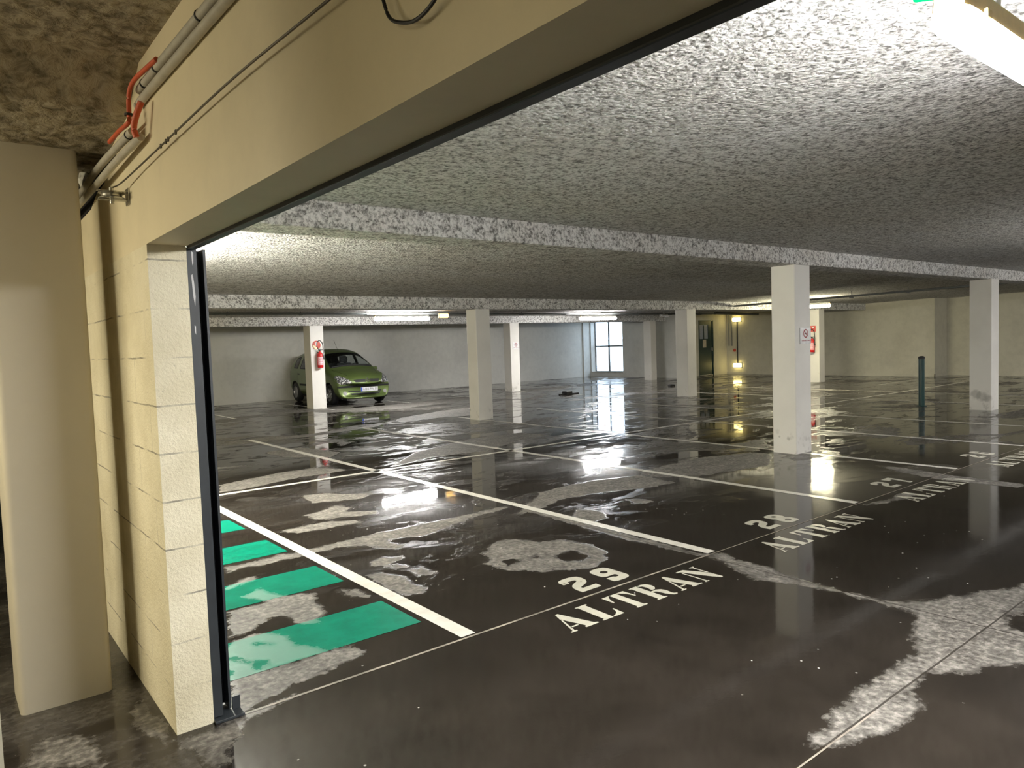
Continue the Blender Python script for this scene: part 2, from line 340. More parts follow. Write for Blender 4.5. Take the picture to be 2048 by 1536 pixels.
# ------------------------------------------------------------------ floor wetness field (dry, pale patches of the slab; metres)
DRY = [
 [(4.38,3.27),(4.47,3.17),(4.39,2.99),(4.40,2.77),(4.34,2.56),(4.31,2.41),(4.30,2.25),(4.30,2.06),(4.32,1.97),(4.37,1.88),(4.53,1.75),(4.72,1.68),(4.90,1.60),(5.05,1.51),(5.21,1.49),(5.59,1.39),(4.12,1.02),(3.93,1.13),(3.78,1.23),(3.68,1.24),(3.64,1.30),(3.55,1.35),(3.51,1.37),(3.38,1.38),(3.28,1.36),(3.26,1.31),(3.14,1.27),(2.98,1.27),(2.84,1.28),(2.76,1.32),(2.66,1.37),(2.60,1.40),(2.56,1.46),(2.62,1.48),(2.75,1.46),(2.81,1.49),(2.95,1.50),(3.11,1.54),(3.28,1.51),(3.45,1.53),(3.60,1.51),(3.75,1.53),(3.90,1.60),(4.08,1.67),(4.21,1.70),(4.24,1.80),(4.26,1.95),(4.26,2.10),(4.26,2.23),(4.23,2.38),(4.20,2.48),(4.12,2.67),(4.19,2.86),(4.30,3.08)],
 [(3.17,4.40),(3.44,4.62),(3.57,4.63),(3.69,4.46),(3.70,4.35),(3.88,4.31),(3.93,4.01),(3.88,3.78),(3.73,3.66),(3.51,3.59),(3.37,3.70),(3.21,3.78),(3.17,3.89),(3.07,3.99),(3.07,4.24),(3.16,4.27)],
 [(1.63,5.54),(1.84,5.54),(2.04,5.56),(2.16,5.51),(2.31,5.55),(2.51,5.55),(2.70,5.57),(2.95,5.58),(3.15,5.56),(3.43,5.56),(3.75,5.55),(4.07,5.58),(4.32,5.57),(4.28,5.49),(4.01,5.44),(3.77,5.42),(3.42,5.28),(3.17,5.21),(2.90,5.32),(2.82,5.24),(2.88,5.09),(2.80,5.01),(2.73,5.08),(2.65,5.32),(2.49,5.41),(2.28,5.39),(2.11,5.38),(1.98,5.40),(1.83,5.38),(1.68,5.43),(1.59,5.40)],
 [(2.46,4.85),(2.58,4.90),(2.70,4.82),(2.69,4.75),(2.56,4.72),(2.42,4.76)],
 [(2.51,4.70),(2.60,4.67),(2.61,4.56),(2.51,4.57)],
 [(2.58,4.47),(2.68,4.47),(2.70,4.29),(2.63,4.26),(2.56,4.33)],
 [(2.30,4.59),(2.41,4.56),(2.47,4.42),(2.46,4.26),(2.45,4.05),(2.38,3.99),(2.30,4.03),(2.27,4.20),(2.28,4.41)],
 [(1.20,4.09),(1.28,4.09),(1.40,4.07),(1.45,3.93),(1.47,3.77),(1.53,3.63),(1.53,3.59),(1.42,3.60),(1.29,3.60),(1.22,3.63),(1.17,3.75),(1.14,3.90)],
 [(1.34,4.57),(1.49,4.56),(1.78,4.57),(1.86,4.50),(1.82,4.29),(1.75,4.08),(1.67,4.00),(1.60,4.04),(1.59,4.15),(1.52,4.30),(1.44,4.26),(1.33,4.16),(1.21,4.12)],
 [(1.12,3.83),(1.18,3.66),(1.20,3.54),(1.28,3.58),(1.53,3.58),(1.67,3.58),(1.69,3.42),(1.62,3.40),(1.43,3.36),(1.26,3.34),(1.09,3.27),(0.97,3.23),(0.98,3.37)],
 [(1.55,5.12),(1.70,5.16),(1.69,5.05),(1.56,5.03),(1.46,4.99)],
 [(1.50,4.77),(1.64,4.85),(1.64,4.71),(1.77,4.54),(1.61,4.52),(1.53,4.65)],
 [(2.01,4.46),(2.11,4.38),(2.12,4.19),(2.07,4.19),(2.01,4.30)],
 [(3.09,7.67),(3.32,7.57),(3.44,7.37),(3.69,7.17),(3.51,7.00),(3.26,7.05),(3.02,7.19),(3.05,7.51)],
 [(2.71,6.71),(2.97,6.79),(3.15,6.91),(3.20,6.66),(3.06,6.57),(3.31,6.36),(3.27,6.22),(2.86,6.38),(2.74,6.45)],
 [(2.31,6.30),(2.54,6.30),(2.76,6.32),(2.99,6.14),(2.98,6.04),(2.76,6.07),(2.57,6.07),(2.40,6.10)],
 [(4.15,5.21),(4.97,5.80),(5.29,5.84),(5.76,5.85),(6.40,5.67),(6.32,5.09),(5.93,5.11),(5.39,5.33),(4.86,5.38),(4.54,5.24)],
 [(4.69,4.98),(4.80,4.75),(4.66,4.53),(4.46,4.48),(4.40,4.67)],
 [(5.32,4.88),(5.47,4.78),(5.45,4.64),(5.23,4.71)],
 [(4.45,5.66),(4.48,5.09),(4.37,4.33),(4.36,3.77),(4.33,3.32),(4.41,3.15),(4.30,3.12),(4.26,3.49),(4.25,3.93),(4.28,4.54),(4.31,5.19)],
 [(6.49,5.82),(7.85,5.90),(8.61,5.64),(8.68,5.35),(7.92,4.92),(6.92,5.07),(6.43,5.40)],
 [(8.68,4.00),(8.70,3.72),(8.57,3.15),(8.52,2.45),(8.31,2.39),(8.23,3.02),(8.39,3.59)],
 [(6.55,3.16),(7.10,3.09),(7.35,3.15),(7.36,2.97),(7.02,3.01),(6.74,3.06)],
 [(2.64,9.05),(3.49,9.33),(4.03,9.28),(4.22,8.76),(3.53,8.76),(2.71,8.53),(2.49,8.56)],
 [(4.01,11.41),(4.65,11.46),(4.84,10.37),(4.51,10.02),(4.05,10.58)],
 [(0.77,2.85),(0.69,3.19),(0.83,3.18),(0.94,3.19),(1.15,3.23),(1.25,3.23),(1.13,3.18),(0.97,3.16),(0.90,3.06)],
 [(0.20,3.37),(0.22,3.57),(0.35,3.58),(0.44,3.43),(0.43,3.16)],
 [(0.66,3.68),(0.69,3.25),(0.66,3.22),(0.59,3.44),(0.61,3.66)],
 [(4.67,8.51),(5.49,8.81),(6.48,8.70),(7.47,9.19),(8.20,9.26),(8.10,9.96),(6.90,9.95),(5.60,9.41)],
 [(7.96,14.17),(9.60,14.87),(10.98,15.10),(11.63,15.09),(9.58,13.18),(8.73,13.53),(7.65,13.41)],
 [(3.77,12.78),(4.31,13.40),(5.54,13.14),(7.24,13.53),(7.05,13.19),(5.37,12.76),(4.31,12.87)],
 [(7.65,18.09),(8.94,17.79),(10.66,17.79),(12.27,18.41),(13.67,17.72),(11.65,16.98),(9.33,16.32),(7.56,17.26)],
]
WET = [
 [(4.54,1.38),(4.72,1.31),(4.32,1.20),(4.36,1.30)],
 [(3.19,4.17),(3.29,4.18),(3.27,4.09),(3.15,4.07)],
 [(3.42,4.10),(3.47,4.10),(3.44,4.04),(3.39,4.04)],
 [(3.56,4.01),(3.73,4.03),(3.73,3.81),(3.59,3.77),(3.49,3.87)],
 [(1.45,4.25),(1.51,4.25),(1.54,4.18),(1.49,4.12),(1.44,4.13)],
 [(1.29,3.97),(1.33,3.97),(1.32,3.91),(1.28,3.91)],
 [(1.35,3.90),(1.38,3.89),(1.37,3.85),(1.34,3.85)],
 [(1.18,3.77),(1.24,3.75),(1.26,3.65),(1.22,3.63),(1.19,3.70)],
]

JX = (-4.0, 0.15, 4.3, 8.48, 12.65, 16.8, 20.95)       # saw cuts running in depth
JY = (1.40, 5.55, 9.70, 13.85, 18.0)                    # saw cuts running across
def sdf(poly, X, Y):
    P = np.array(poly); Q = np.roll(P, -1, axis=0)
    d = np.full(X.shape, 1e9); ins = np.zeros(X.shape, bool)
    for (ax, ay), (bx, by) in zip(P, Q):
        ex, ey = bx - ax, by - ay; ll = ex * ex + ey * ey + 1e-12
        t = np.clip(((X - ax) * ex + (Y - ay) * ey) / ll, 0, 1)
        d = np.minimum(d, (X - ax - ex * t) ** 2 + (Y - ay - ey * t) ** 2)
        c = (ay > Y) != (by > Y)
        with np.errstate(divide='ignore', invalid='ignore'):
            xi = ax + (Y - ay) * ex / (ey if abs(ey) > 1e-12 else 1e-12)
        ins ^= c & (X < xi)
    d = np.sqrt(d); return np.where(ins, d, -d)
def dry_field(X, Y):
    f = np.full(X.shape, -0.6)
    for p in DRY: f = np.maximum(f, sdf(p, X, Y))
    for p in WET: f = np.minimum(f, -sdf(p, X, Y))
    return np.clip(f, -0.6, 0.25)
def add_field(me):
    n = len(me.vertices); co = np.empty(n * 3); me.vertices.foreach_get('co', co); co = co.reshape(-1, 3)
    a = me.attributes.new('dry', 'FLOAT', 'POINT'); a.data.foreach_set('value', dry_field(co[:, 0], co[:, 1]).astype(np.float32))

def wet_nodes(nt, p):
    """returns dryness 0..1 and a puddle factor 0..1"""
    at = N(nt, 'ShaderNodeAttribute', attribute_name='dry').outputs['Fac']
    n1 = noise(nt, p, 7.0, 5, 0.65); n2 = noise(nt, p, 30.0, 3, 0.6)
    s = N(nt, 'ShaderNodeSeparateXYZ'); L(nt, p, s.inputs[0])
    ed = math_n(nt, 'ADD', math_n(nt, 'MULTIPLY', math_n(nt, 'SUBTRACT', n1, 0.5), 0.16), math_n(nt, 'MULTIPLY', math_n(nt, 'SUBTRACT', n2, 0.5), 0.05))
    traced = math_n(nt, 'DIVIDE', math_n(nt, 'ADD', math_n(nt, 'ADD', at, ed), 0.018), 0.05, clamp=True)
    # unmapped streaks of half-dry slab deeper in the hall
    mp = N(nt, 'ShaderNodeMapping'); mp.inputs['Scale'].default_value = (0.55, 0.9, 1.0); L(nt, p, mp.inputs[0])
    big = noise(nt, mp.outputs[0], 0.75, 6, 0.66, 0.6)
    far = math_n(nt, 'DIVIDE', math_n(nt, 'SUBTRACT', s.outputs[1], 7.2), 3.0, clamp=True)
    farx = math_n(nt, 'DIVIDE', math_n(nt, 'SUBTRACT', s.outputs[0], 6.2), 3.0, clamp=True)
    far = math_n(nt, 'MAXIMUM', far, math_n(nt, 'MULTIPLY', farx, math_n(nt, 'DIVIDE', math_n(nt, 'SUBTRACT', s.outputs[1], 2.6), 2.0, clamp=True)))
    gen = math_n(nt, 'MULTIPLY', far, ramp(nt, big, [(0.535, gray(0)), (0.565, gray(0.85)), (0.62, gray(0.35)), (0.72, gray(0.9))]))
    cor = math_n(nt, 'LESS_THAN', s.outputs[0], 0.72)
    cg = math_n(nt, 'MULTIPLY', cor, ramp(nt, big, [(0.44, gray(0)), (0.6, gray(0.5))]))
    dry = math_n(nt, 'MAXIMUM', math_n(nt, 'MAXIMUM', traced, gen), cg)
    pud = ramp(nt, noise(nt, p, 0.5, 5, 0.6, 0.5), [(0.42, gray(0)), (0.55, gray(1))])
    return dry, pud, n1, n2, s, big

def floor_mat():
    m, nt, b, o = new_mat('wet_sealed_concrete_floor'); p = pos(nt)
    dry, pud, n1, n2, s, big = wet_nodes(nt, p)
    fine = noise(nt, p, 120, 3, 0.7); mott = noise(nt, p, 2.2, 5, 0.6)
    wetc = ramp(nt, mott, [(0.3, (0.013, 0.0105, 0.0082)), (0.7, (0.025, 0.0204, 0.0163))])
    dryc = ramp(nt, math_n(nt, 'MULTIPLY_ADD', n2, 0.6, math_n(nt, 'MULTIPLY', n1, 0.4)), [(0.36, (0.055, 0.05, 0.044)), (0.5, (0.14, 0.131, 0.118)), (0.64, (0.28, 0.262, 0.235))])
    c = mixc(nt, math_n(nt, 'MULTIPLY', dry, 0.9), wetc, dryc)
    # saw-cut joints
    w = math_n(nt, 'MULTIPLY', math_n(nt, 'SUBTRACT', n1, 0.5), 0.006)
    jm = None
    for v, k in [(x, 0) for x in JX] + [(y, 1) for y in JY]:
        d = math_n(nt, 'ABSOLUTE', math_n(nt, 'SUBTRACT', math_n(nt, 'ADD', s.outputs[k], w), v))
        q = math_n(nt, 'LESS_THAN', d, 0.005)
        jm = q if jm is None else math_n(nt, 'MAXIMUM', jm, q)
    jf = math_n(nt, 'MULTIPLY', jm, math_n(nt, 'GREATER_THAN', s.outputs[0], 0.95))
    c = mixc(nt, math_n(nt, 'MULTIPLY', jf, 0.85), c, (0.02, 0.016, 0.012, 1))
    # white grit specks
    v = N(nt, 'ShaderNodeTexVoronoi'); v.inputs['Scale'].default_value = 9; L(nt, p, v.inputs['Vector'])
    sp = math_n(nt, 'LESS_THAN', v.outputs['Distance'], 0.055)
    sp = math_n(nt, 'MULTIPLY', sp, ramp(nt, noise(nt, p, 1.1, 3), [(0.5, gray(0)), (0.6, gray(1))]))
    c = mixc(nt, math_n(nt, 'MULTIPLY', sp, 0.8), c, (0.7, 0.68, 0.62, 1))
    L(nt, c, b.inputs['Base Color'])
    mf = N(nt, 'ShaderNodeMapping'); mf.inputs['Rotation'].default_value = (0, 0, math.radians(38)); mf.inputs['Scale'].default_value = (1.0, 2.1, 1.0); L(nt, p, mf.inputs[0])
    fz = math_n(nt, 'DIVIDE', math_n(nt, 'SUBTRACT', math_n(nt, 'ADD', s.outputs[1], math_n(nt, 'MULTIPLY', n1, 1.2)), 4.6), 1.2, clamp=True)
    film0 = ramp(nt, noise(nt, mf.outputs[0], 1.5, 8, 0.74, 0.7), [(0.425, gray(0)), (0.455, gray(1))])
    film = math_n(nt, 'MAXIMUM', film0, math_n(nt, 'SUBTRACT', 1.0, fz))      # 1 = still water film, 0 = damp rough slab
    rw = mixf(nt, film, 0.27, mixf(nt, fz, 0.065, 0.03))
    damp = ramp(nt, noise(nt, p, 1.6, 5, 0.6), [(0.5, gray(0.0)), (0.75, gray(0.08))])
    L(nt, mixf(nt, dry, math_n(nt, 'ADD', rw, damp), 0.62), b.inputs['Roughness'])
    b.inputs['IOR'].default_value = 1.42
    L(nt, mixf(nt, dry, 0.5, 0.3), b.inputs['Specular IOR Level'])
    h = math_n(nt, 'ADD', math_n(nt, 'MULTIPLY', fine, math_n(nt, 'MULTIPLY', dry, 0.35)), math_n(nt, 'MULTIPLY', math_n(nt, 'ADD', n1, math_n(nt, 'MULTIPLY', n2, 0.35)), mixf(nt, film, 0.32, mixf(nt, pud, 0.06, 0.02))))
    bump(nt, h, 0.22, 0.02, b); return m
M['floor'] = floor_mat()

def paint_mat(name, col, chip=0.5):
    m, nt, b, o = new_mat(name); p = pos(nt)
    dry, pud, n1, n2, s, big = wet_nodes(nt, p)
    f = noise(nt, p, 26, 5, 0.7)
    ch = ramp(nt, math_n(nt, 'MULTIPLY_ADD', f, 0.7, math_n(nt, 'MULTIPLY', n1, 0.3)), [(0.33, gray(chip)), (0.39, gray(0))])
    lo = tuple(x * 0.82 for x in col); c = ramp(nt, n1, [(0.35, lo), (0.6, col)])
    hz = tuple(0.6 * x + 0.4 * 0.17 for x in col)
    c = mixc(nt, math_n(nt, 'MULTIPLY', dry, 0.75), c, (*hz, 1))
    L(nt, mixc(nt, ch, c, (0.035, 0.03, 0.026, 1)), b.inputs['Base Color'])
    L(nt, mixf(nt, dry, 0.16, 0.6), b.inputs['Roughness']); b.inputs['IOR'].default_value = 1.42
    bump(nt, f, 0.06, 0.01, b); return m
M['line'] = paint_mat('white_road_paint', (0.74, 0.715, 0.645), 0.25)
M['letter'] = paint_mat('cream_stencil_paint', (0.56, 0.54, 0.45), 0.9)
M['green_paint'] = paint_mat('green_road_paint', (0.0, 0.20, 0.125), 0.0)
M['joint_line'] = simple('pale_filled_joint', (0.24, 0.21, 0.175), 0.5, 0, 0.3, 6)

def axis(segs):
    out = []
    for a, b_, st in segs:
        n = max(1, round((b_ - a) / st)); out += [a + (b_ - a) * i / n for i in range(n)]
    return out + [segs[-1][1]]
gx = axis([(-3.2, 0.0, 0.2), (0.0, 6.0, 0.035), (6.0, 11.0, 0.1), (11.0, 27.3, 0.5)])
gy = axis([(-4.2, 0.6, 0.3), (0.6, 8.0, 0.035), (8.0, 14.0, 0.08), (14.0, 23.2, 0.4)])
nx, ny = len(gx), len(gy)
V = [(x, y, 0.0) for y in gy for x in gx]
F = [(j * nx + i, j * nx + i + 1, (j + 1) * nx + i + 1, (j + 1) * nx + i) for j in range(ny - 1) for i in range(nx - 1)]
me = bpy.data.meshes.new('floor'); me.from_pydata(V, [], F); me.materials.append(M['floor']); add_field(me)
floor = link(bpy.data.objects.new('floor', me)); floor['kind'] = 'structure'
prop(floor, 'wet dark brown car park floor with pale dry patches and puddles', 'floor')

# painted markings: thin parts of the floor
def mark(name, x0, x1, y0, y1, mat, label=None, step=0.04):
    bm = BM(); nxx = max(1, round((x1 - x0) / step)); nyy = max(1, round((y1 - y0) / step))
    g = [[bm.verts.new((x0 + (x1 - x0) * i / nxx, y0 + (y1 - y0) * j / nyy, 0.0015)) for i in range(nxx + 1)] for j in range(nyy + 1)]
    for j in range(nyy):
        for i in range(nxx): bm.faces.new((g[j][i], g[j][i + 1], g[j + 1][i + 1], g[j + 1][i]))
    o = obj(name, bm, mat, floor, label=label); add_field(o.data); return o
LW = 0.048
for i, x in enumerate((2.215, 4.42, 6.65, 9.0, 11.25, 13.45, 16.95, 19.3)):
    mark('parking_line', x - LW, x + LW, 3.235, 13.2, M['line'], None, 0.045 if i < 4 else 0.2)
for x in (5.64, 8.2, 10.52, 12.72, 14.95, 17.2):
    mark('parking_line', x - 0.04, x + 0.04, 17.8, 22.75, M['line'], None, 0.2)
mark('parking_line', 0.9, 13.6, 8.36, 8.45, M['line'], 'white painted line across the backs of the bays', 0.045)
mark('parking_line', 13.6, 25.8, 8.2, 8.29, M['line'], None, 0.3)
mark('parking_line', 21.6, 25.0, 9.8, 9.88, M['line'], None, 0.3)
for y0, y1 in ((3.58, 4.06), (4.59, 5.07), (5.6, 6.08), (6.6, 7.08)):
    mark('green_stripe', 0.9, 2.125, y0, y1, M['green_paint'], 'bright green painted floor stripe', 0.03)
mark('joint_line', 0.96, 4.35, 3.202, 3.219, M['joint_line'], 'thin pale line in front of the bay ends', 0.05)
mark('joint_line', 4.35, 13.2, 3.205, 3.214, M['joint_line'], None, 0.3)
mark('joint_line', 1.0, 3.0, 1.386, 1.394, M['joint_line'], None, 0.05)
GL = {'A': [[(.104,.255),(.124,.255),(.192,.02),(.212,.012),(.21,0),(.112,0),(.112,.012),(.128,.022),(.078,.185)],
            [(.074,.17),(.083,.165),(.034,.013),(.047,.011),(.045,0),(0,0),(0,.011),(.018,.014)], [(.058,.066),(.106,.066),(.104,.054),(.054,.054)]],
 'L': [[(.262,.255),(.354,.255),(.354,.243),(.337,.238),(.33,0),(.25,0),(.25,.012),(.267,.016),(.274,.238),(.262,.242)],
       [(.416,.092),(.428,.092),(.42,0),(.338,0),(.338,.01),(.363,.018),(.39,.036),(.41,.063)]],
 'T': [[(.492,.255),(.555,.255),(.529,.228),(.51,.192),(.5,.152),(.489,.15)], [(.561,.255),(.615,.255),(.613,.018),(.63,.012),(.63,0),(.54,0),(.54,.012),(.555,.018)],
       [(.622,.255),(.683,.255),(.69,.15),(.68,.15),(.665,.205),(.648,.23)]],
 'R': [[(.735,.255),(.805,.255),(.8,.015),(.815,.011),(.815,0),(.728,0),(.728,.011),(.742,.016),(.748,.238),(.735,.242)],
       [(.813,.253),(.85,.255),(.885,.238),(.897,.2),(.886,.164),(.862,.142),(.83,.14),(.842,.19),(.838,.228),(.815,.24)],
       [(.803,.126),(.853,.13),(.884,.11),(.894,.074),(.885,.03),(.89,.012),(.908,.002),(.9,-.008),(.873,-.004),(.857,.018),(.844,.043),(.838,.08),(.83,.106),(.803,.116)]],
 'N': [[(1.205,.255),(1.285,.255),(1.372,.09),(1.372,-.01),(1.35,-.014),(1.31,.06),(1.235,.238),(1.205,.24)],
       [(1.222,.215),(1.233,.21),(1.228,.012),(1.24,.01),(1.238,-.001),(1.2,-.001),(1.2,.01),(1.216,.014)],
       [(1.35,.255),(1.395,.255),(1.395,.243),(1.38,.236),(1.376,.11),(1.362,.125),(1.367,.236),(1.35,.243)]]}
WORD = [(k, 0.0) for k in 'ALTR'] + [('A', 0.957), ('N', 0.0)]
def ell(cx, cy, rx, ry, n=14): return [(cx + rx * math.cos(2 * PI * i / n), cy + ry * math.sin(2 * PI * i / n)) for i in range(n)]
nine = [[(.03,.268),(.06,.275),(.12,.275),(.155,.265),(.172,.235),(.172,.06),(.165,.03),(.14,.008),(.1,0),(.03,0),(.002,.015),(.002,.082),(.062,.082),(.078,.065),(.105,.065),(.117,.09),(.11,.11),(.03,.11),(.005,.13),(0,.17),(.005,.24)], ell(.086, .189, .029, .027)]
DG = {'2': [[(.025,.262),(.06,.272),(.1,.275),(.15,.27),(.183,.25),(.19,.21),(.183,.165),(.16,.13),(.12,.105),(.07,.088),(.055,.072),(.06,.06),(.175,.06),(.172,.005),(0,.005),(0,.06),(.008,.1),(.03,.135),(.07,.16),(.11,.178),(.125,.19),(.125,.205),(.112,.212),(.06,.212),(.055,.185),(.004,.185),(.004,.235)]],
 '9': nine, '6': [[(.174 - x, .275 - y) for x, y in p] for p in nine],
 '8': [[(.03,.27),(.06,.275),(.115,.275),(.145,.27),(.17,.245),(.172,.17),(.155,.142),(.155,.133),(.175,.105),(.175,.03),(.15,.005),(.12,0),(.055,0),(.025,.005),(0,.03),(0,.105),(.02,.133),(.02,.142),(.003,.17),(.005,.245)], ell(.0875,.207,.028,.024), ell(.0875,.07,.03,.027)],
 '7': [[(0,.275),(.165,.275),(.165,.22),(.125,0),(.06,0),(.105,.205),(.06,.205),(.055,.185),(0,.185)]]}
for num, dx in (('29', 0.0), ('28', 2.14), ('27', 4.40), ('26', 6.78)):
    for ch, ox in WORD:
        bm = flat_shape([[(x + ox, y) for x, y in p] for p in GL[ch]]); bmesh.ops.translate(bm, vec=(2.65 + dx, 2.865, 0.001), verts=bm.verts)
        o = obj('bay_lettering', bm, M['letter'], floor, label='stencilled cream serif letter %s before bay %s' % (ch, num)); add_field(o.data)
    for i, ch in enumerate(num):
        bm = flat_shape(DG[ch]); bmesh.ops.translate(bm, vec=(3.14 + dx + i * 0.295, 3.28, 0.001), verts=bm.verts)
        o = obj('bay_number', bm, M['letter'], floor, label='stencilled cream digit %s of bay number %s' % (ch, num)); add_field(o.data)

# ------------------------------------------------------------------ room shell
XL, XL2 = 0.709, 0.86            # outer and inner face of the block wall and lintel
def st(name, boxes, mat, label, cat, bev=0.0):
    bm = BM()
    for b_ in boxes: box(bm, *b_, bev)
    return prop(struct(name, bm, mat), label, cat)
st('wall_left', [(XL, XL2, 3.225, 23.1, 0, 2.05)], M['block'], 'cream painted block wall ending in a jamb beside the steel post', 'wall')
st('trim_1', [(XL, XL2, -4.1, 23.1, 2.05, 2.76)], M['beam_cream'], 'smooth cream lintel beam over the wide garage opening', 'beam')
st('wall_back', [(0.86, 22.75, 22.85, 23.0, 0, 2.6)], M['wall_white'], 'long pale grey wall behind the green car', 'wall')
# far corner: daylight window, return walls and the green door
wz0, wz1, wy0, wy1 = 0.20, 2.45, 20.93, 22.80
st('wall_right_corner', [(22.75, 23.08, 18.0, wy0, 0, 2.6), (22.75, 23.08, wy1, 23.0, 0, 2.6), (22.75, 23.08, wy0, wy1, 0, wz0 - 0.02), (22.75, 23.08, wy0, wy1, wz1, 2.6)], M['wall_white'], 'pale wall around the tall bright window in the far corner', 'wall')
dx0, dx1 = 24.02, 24.98
st('wall_far', [(22.95, dx0, 18.0, 18.15, 0, 2.5), (dx1, 26.0, 18.0, 18.15, 0, 2.5), (dx0, dx1, 18.0, 18.15, 2.24, 2.5)], M['wall_cream'], 'short wall holding the dark green door', 'wall')
st('wall_right', [(25.9, 26.05, 9.98, 18.0, 0, 2.75), (26.05, 27.0, 9.98, 10.13, 0, 2.75), (26.9, 27.05, -4.1, 10.13, 0, 2.75)], M['wall_cream'], 'long cream wall on the right with a step in it', 'wall')
st('baseboard_right', [(25.87, 25.9, 9.95, 17.99, 0, 0.085), (25.87, 26.9, 9.95, 9.98, 0, 0.085), (26.87, 26.9, -4.0, 9.95, 0, 0.085)], M['wall_cream'], 'low cream kerb along the foot of the right wall', 'kerb')
st('wall_front', [(0.86, 27.05, -4.25, -4.1, 0, 2.8)], M['wall_cream'], 'garage wall behind the viewpoint', 'wall')
# window
win = prop(link(bpy.data.objects.new('window_1', None)), 'tall overexposed daylight window in four panes', 'window', kind='structure'); win.location = (23.02, (wy0 + wy1) / 2, wz0)
bm = BM(); fx0, fx1 = 23.0, 23.05; ym = 21.975
for b_ in ((fx0, fx1, wy0, wy0 + 0.035, wz0, wz1), (fx0, fx1, wy1 - 0.035, wy1, wz0, wz1), (fx0, fx1, wy0, wy1, wz0, wz0 + 0.035), (fx0, fx1, wy0, wy1, wz1 - 0.035, wz1),
           (fx0, fx1, ym - 0.03, ym + 0.03, wz0, wz1), (fx0, fx1, wy0, wy1, 1.28, 1.34)): box(bm, *b_)
obj('window_frame', bm, M['frame_grey'], win)
for ya, yb in ((wy0 + 0.035, ym - 0.022), (ym + 0.022, wy1 - 0.035)):
    for za, zb in ((wz0 + 0.035, 1.29), (1.33, wz1 - 0.035)):
        bm = BM(); box(bm, 23.02, 23.026, ya, yb, za, zb); obj('pane', bm, M['window_glass'], win)
bm = BM(); box(bm, 22.715, 22.99, wy0 + 0.01, wy1 - 0.01, wz0 - 0.02, 0.21, 0.006); obj('sill', bm, M['concrete'], win)
# light well outside the window
st('wall_outside', [(25.0, 25.1, 18.3, 24.5, 0, 1.6), (23.08, 25.0, 18.15, 18.3, 0, 2.6)], M['wall_white'], 'white light well wall outside the window', 'wall')
st('ground_outside', [(23.08, 25.0, 18.3, 24.5, -0.1, -0.005)], M['concrete'], 'pale ground of the light well outside the window', 'ground')
# door
door = prop(link(bpy.data.objects.new('door_1', None)), 'dark green metal door with a glazed top', 'door', kind='structure'); door.location = ((dx0 + dx1) / 2, 18.03, 0)
bm = BM()
for b_ in ((dx0 + 0.03, dx1 - 0.03, 18.02, 18.07, 0.04, 1.49), (dx0 + 0.03, dx1 - 0.03, 18.02, 18.07, 2.06, 2.2), (dx0 + 0.03, 24.12, 18.02, 18.07, 1.49, 2.06), (24.68, dx1 - 0.03, 18.02, 18.07, 1.49, 2.06), (24.385, 24.415, 18.02, 18.07, 1.49, 2.06)): box(bm, *b_)
obj('door_leaf', bm, M['door_green'], door)
bm = BM()
for b_ in ((dx0, dx0 + 0.03, 17.985, 18.1, 0, 2.24), (dx1 - 0.03, dx1, 17.985, 18.1, 0, 2.24), (dx0, dx1, 17.985, 18.1, 2.2, 2.24)): box(bm, *b_)
obj('door_frame', bm, M['door_green'], door)
for a, c in ((24.12, 24.385), (24.415, 24.68)):
    bm = BM(); box(bm, a, c, 18.04, 18.048, 1.49, 2.06); obj('door_pane', bm, simple('pale_wired_glass', (0.30, 0.33, 0.40), 0.3), door)
bm = BM(); box(bm, dx0 + 0.03, dx1 - 0.06, 18.0, 18.06, 0.012, 0.04); obj('threshold_strip', bm, M['chrome'], door, label='bright metal strip at the foot of the door')
bm = BM(); box(bm, dx1 - 0.13, dx1 - 0.11, 17.95, 18.02, 1.0, 1.12, 0.004); obj('door_handle', bm, M['steel_bare'], door)
bm = BM(); box(bm, 24.31, 24.52, 18.008, 18.02, 1.14, 1.46); nt_ = obj('notice', bm, simple('cream_door_notice', (0.52, 0.46, 0.36), 0.5), door, label='cream paper notice with an orange head')
bm = BM(); box(bm, 24.30, 24.53, 18.002, 18.008, 1.40, 1.47); o = obj('notice_head', bm, simple('orange_notice_head', (0.55, 0.16, 0.06), 0.5), None); o.parent = nt_

# ceilings
def slab(name, x0, x1, ys, mat, label, th=0.15):
    bm = BM(); top = []
    lo = [(bm.verts.new((x0, y, z)), bm.verts.new((x1, y, z))) for y, z in ys]; hi = [(bm.verts.new((x0, y, z + th)), bm.verts.new((x1, y, z + th))) for y, z in ys]
    for i in range(len(ys) - 1):
        bm.faces.new((lo[i][0], lo[i + 1][0], lo[i + 1][1], lo[i][1])); bm.faces.new((hi[i][0], hi[i][1], hi[i + 1][1], hi[i + 1][0]))
        for k in (0, 1): bm.faces.new((lo[i][k], lo[i + 1][k], hi[i + 1][k], hi[i][k]))
    bm.faces.new((lo[0][0], lo[0][1], hi[0][1], hi[0][0])); bm.faces.new((lo[-1][0], lo[-1][1], hi[-1][1], hi[-1][0]))
    return prop(struct(name, bm, mat), label, 'ceiling')
slab('ceiling', 0.855, 27.05, [(-4.25, 2.70), (5.2, 2.69), (12.3, 2.55), (18.16, 2.475)], M['fibre'], 'rough grey sprayed fibre ceiling of the garage')
slab('ceiling_back', 0.855, 23.08, [(18.15, 2.475), (18.6, 2.47), (23.0, 2.42)], M['fibre'], 'sprayed fibre ceiling over the bays along the back wall')
slab('ceiling_corridor', -3.2, XL, [(-4.25, 2.75), (3.17, 2.75), (3.40, 2.61), (3.85, 2.553), (9.2, 2.53)], M['fibre_brown'], 'dark brownish sprayed fibre ceiling outside the opening')
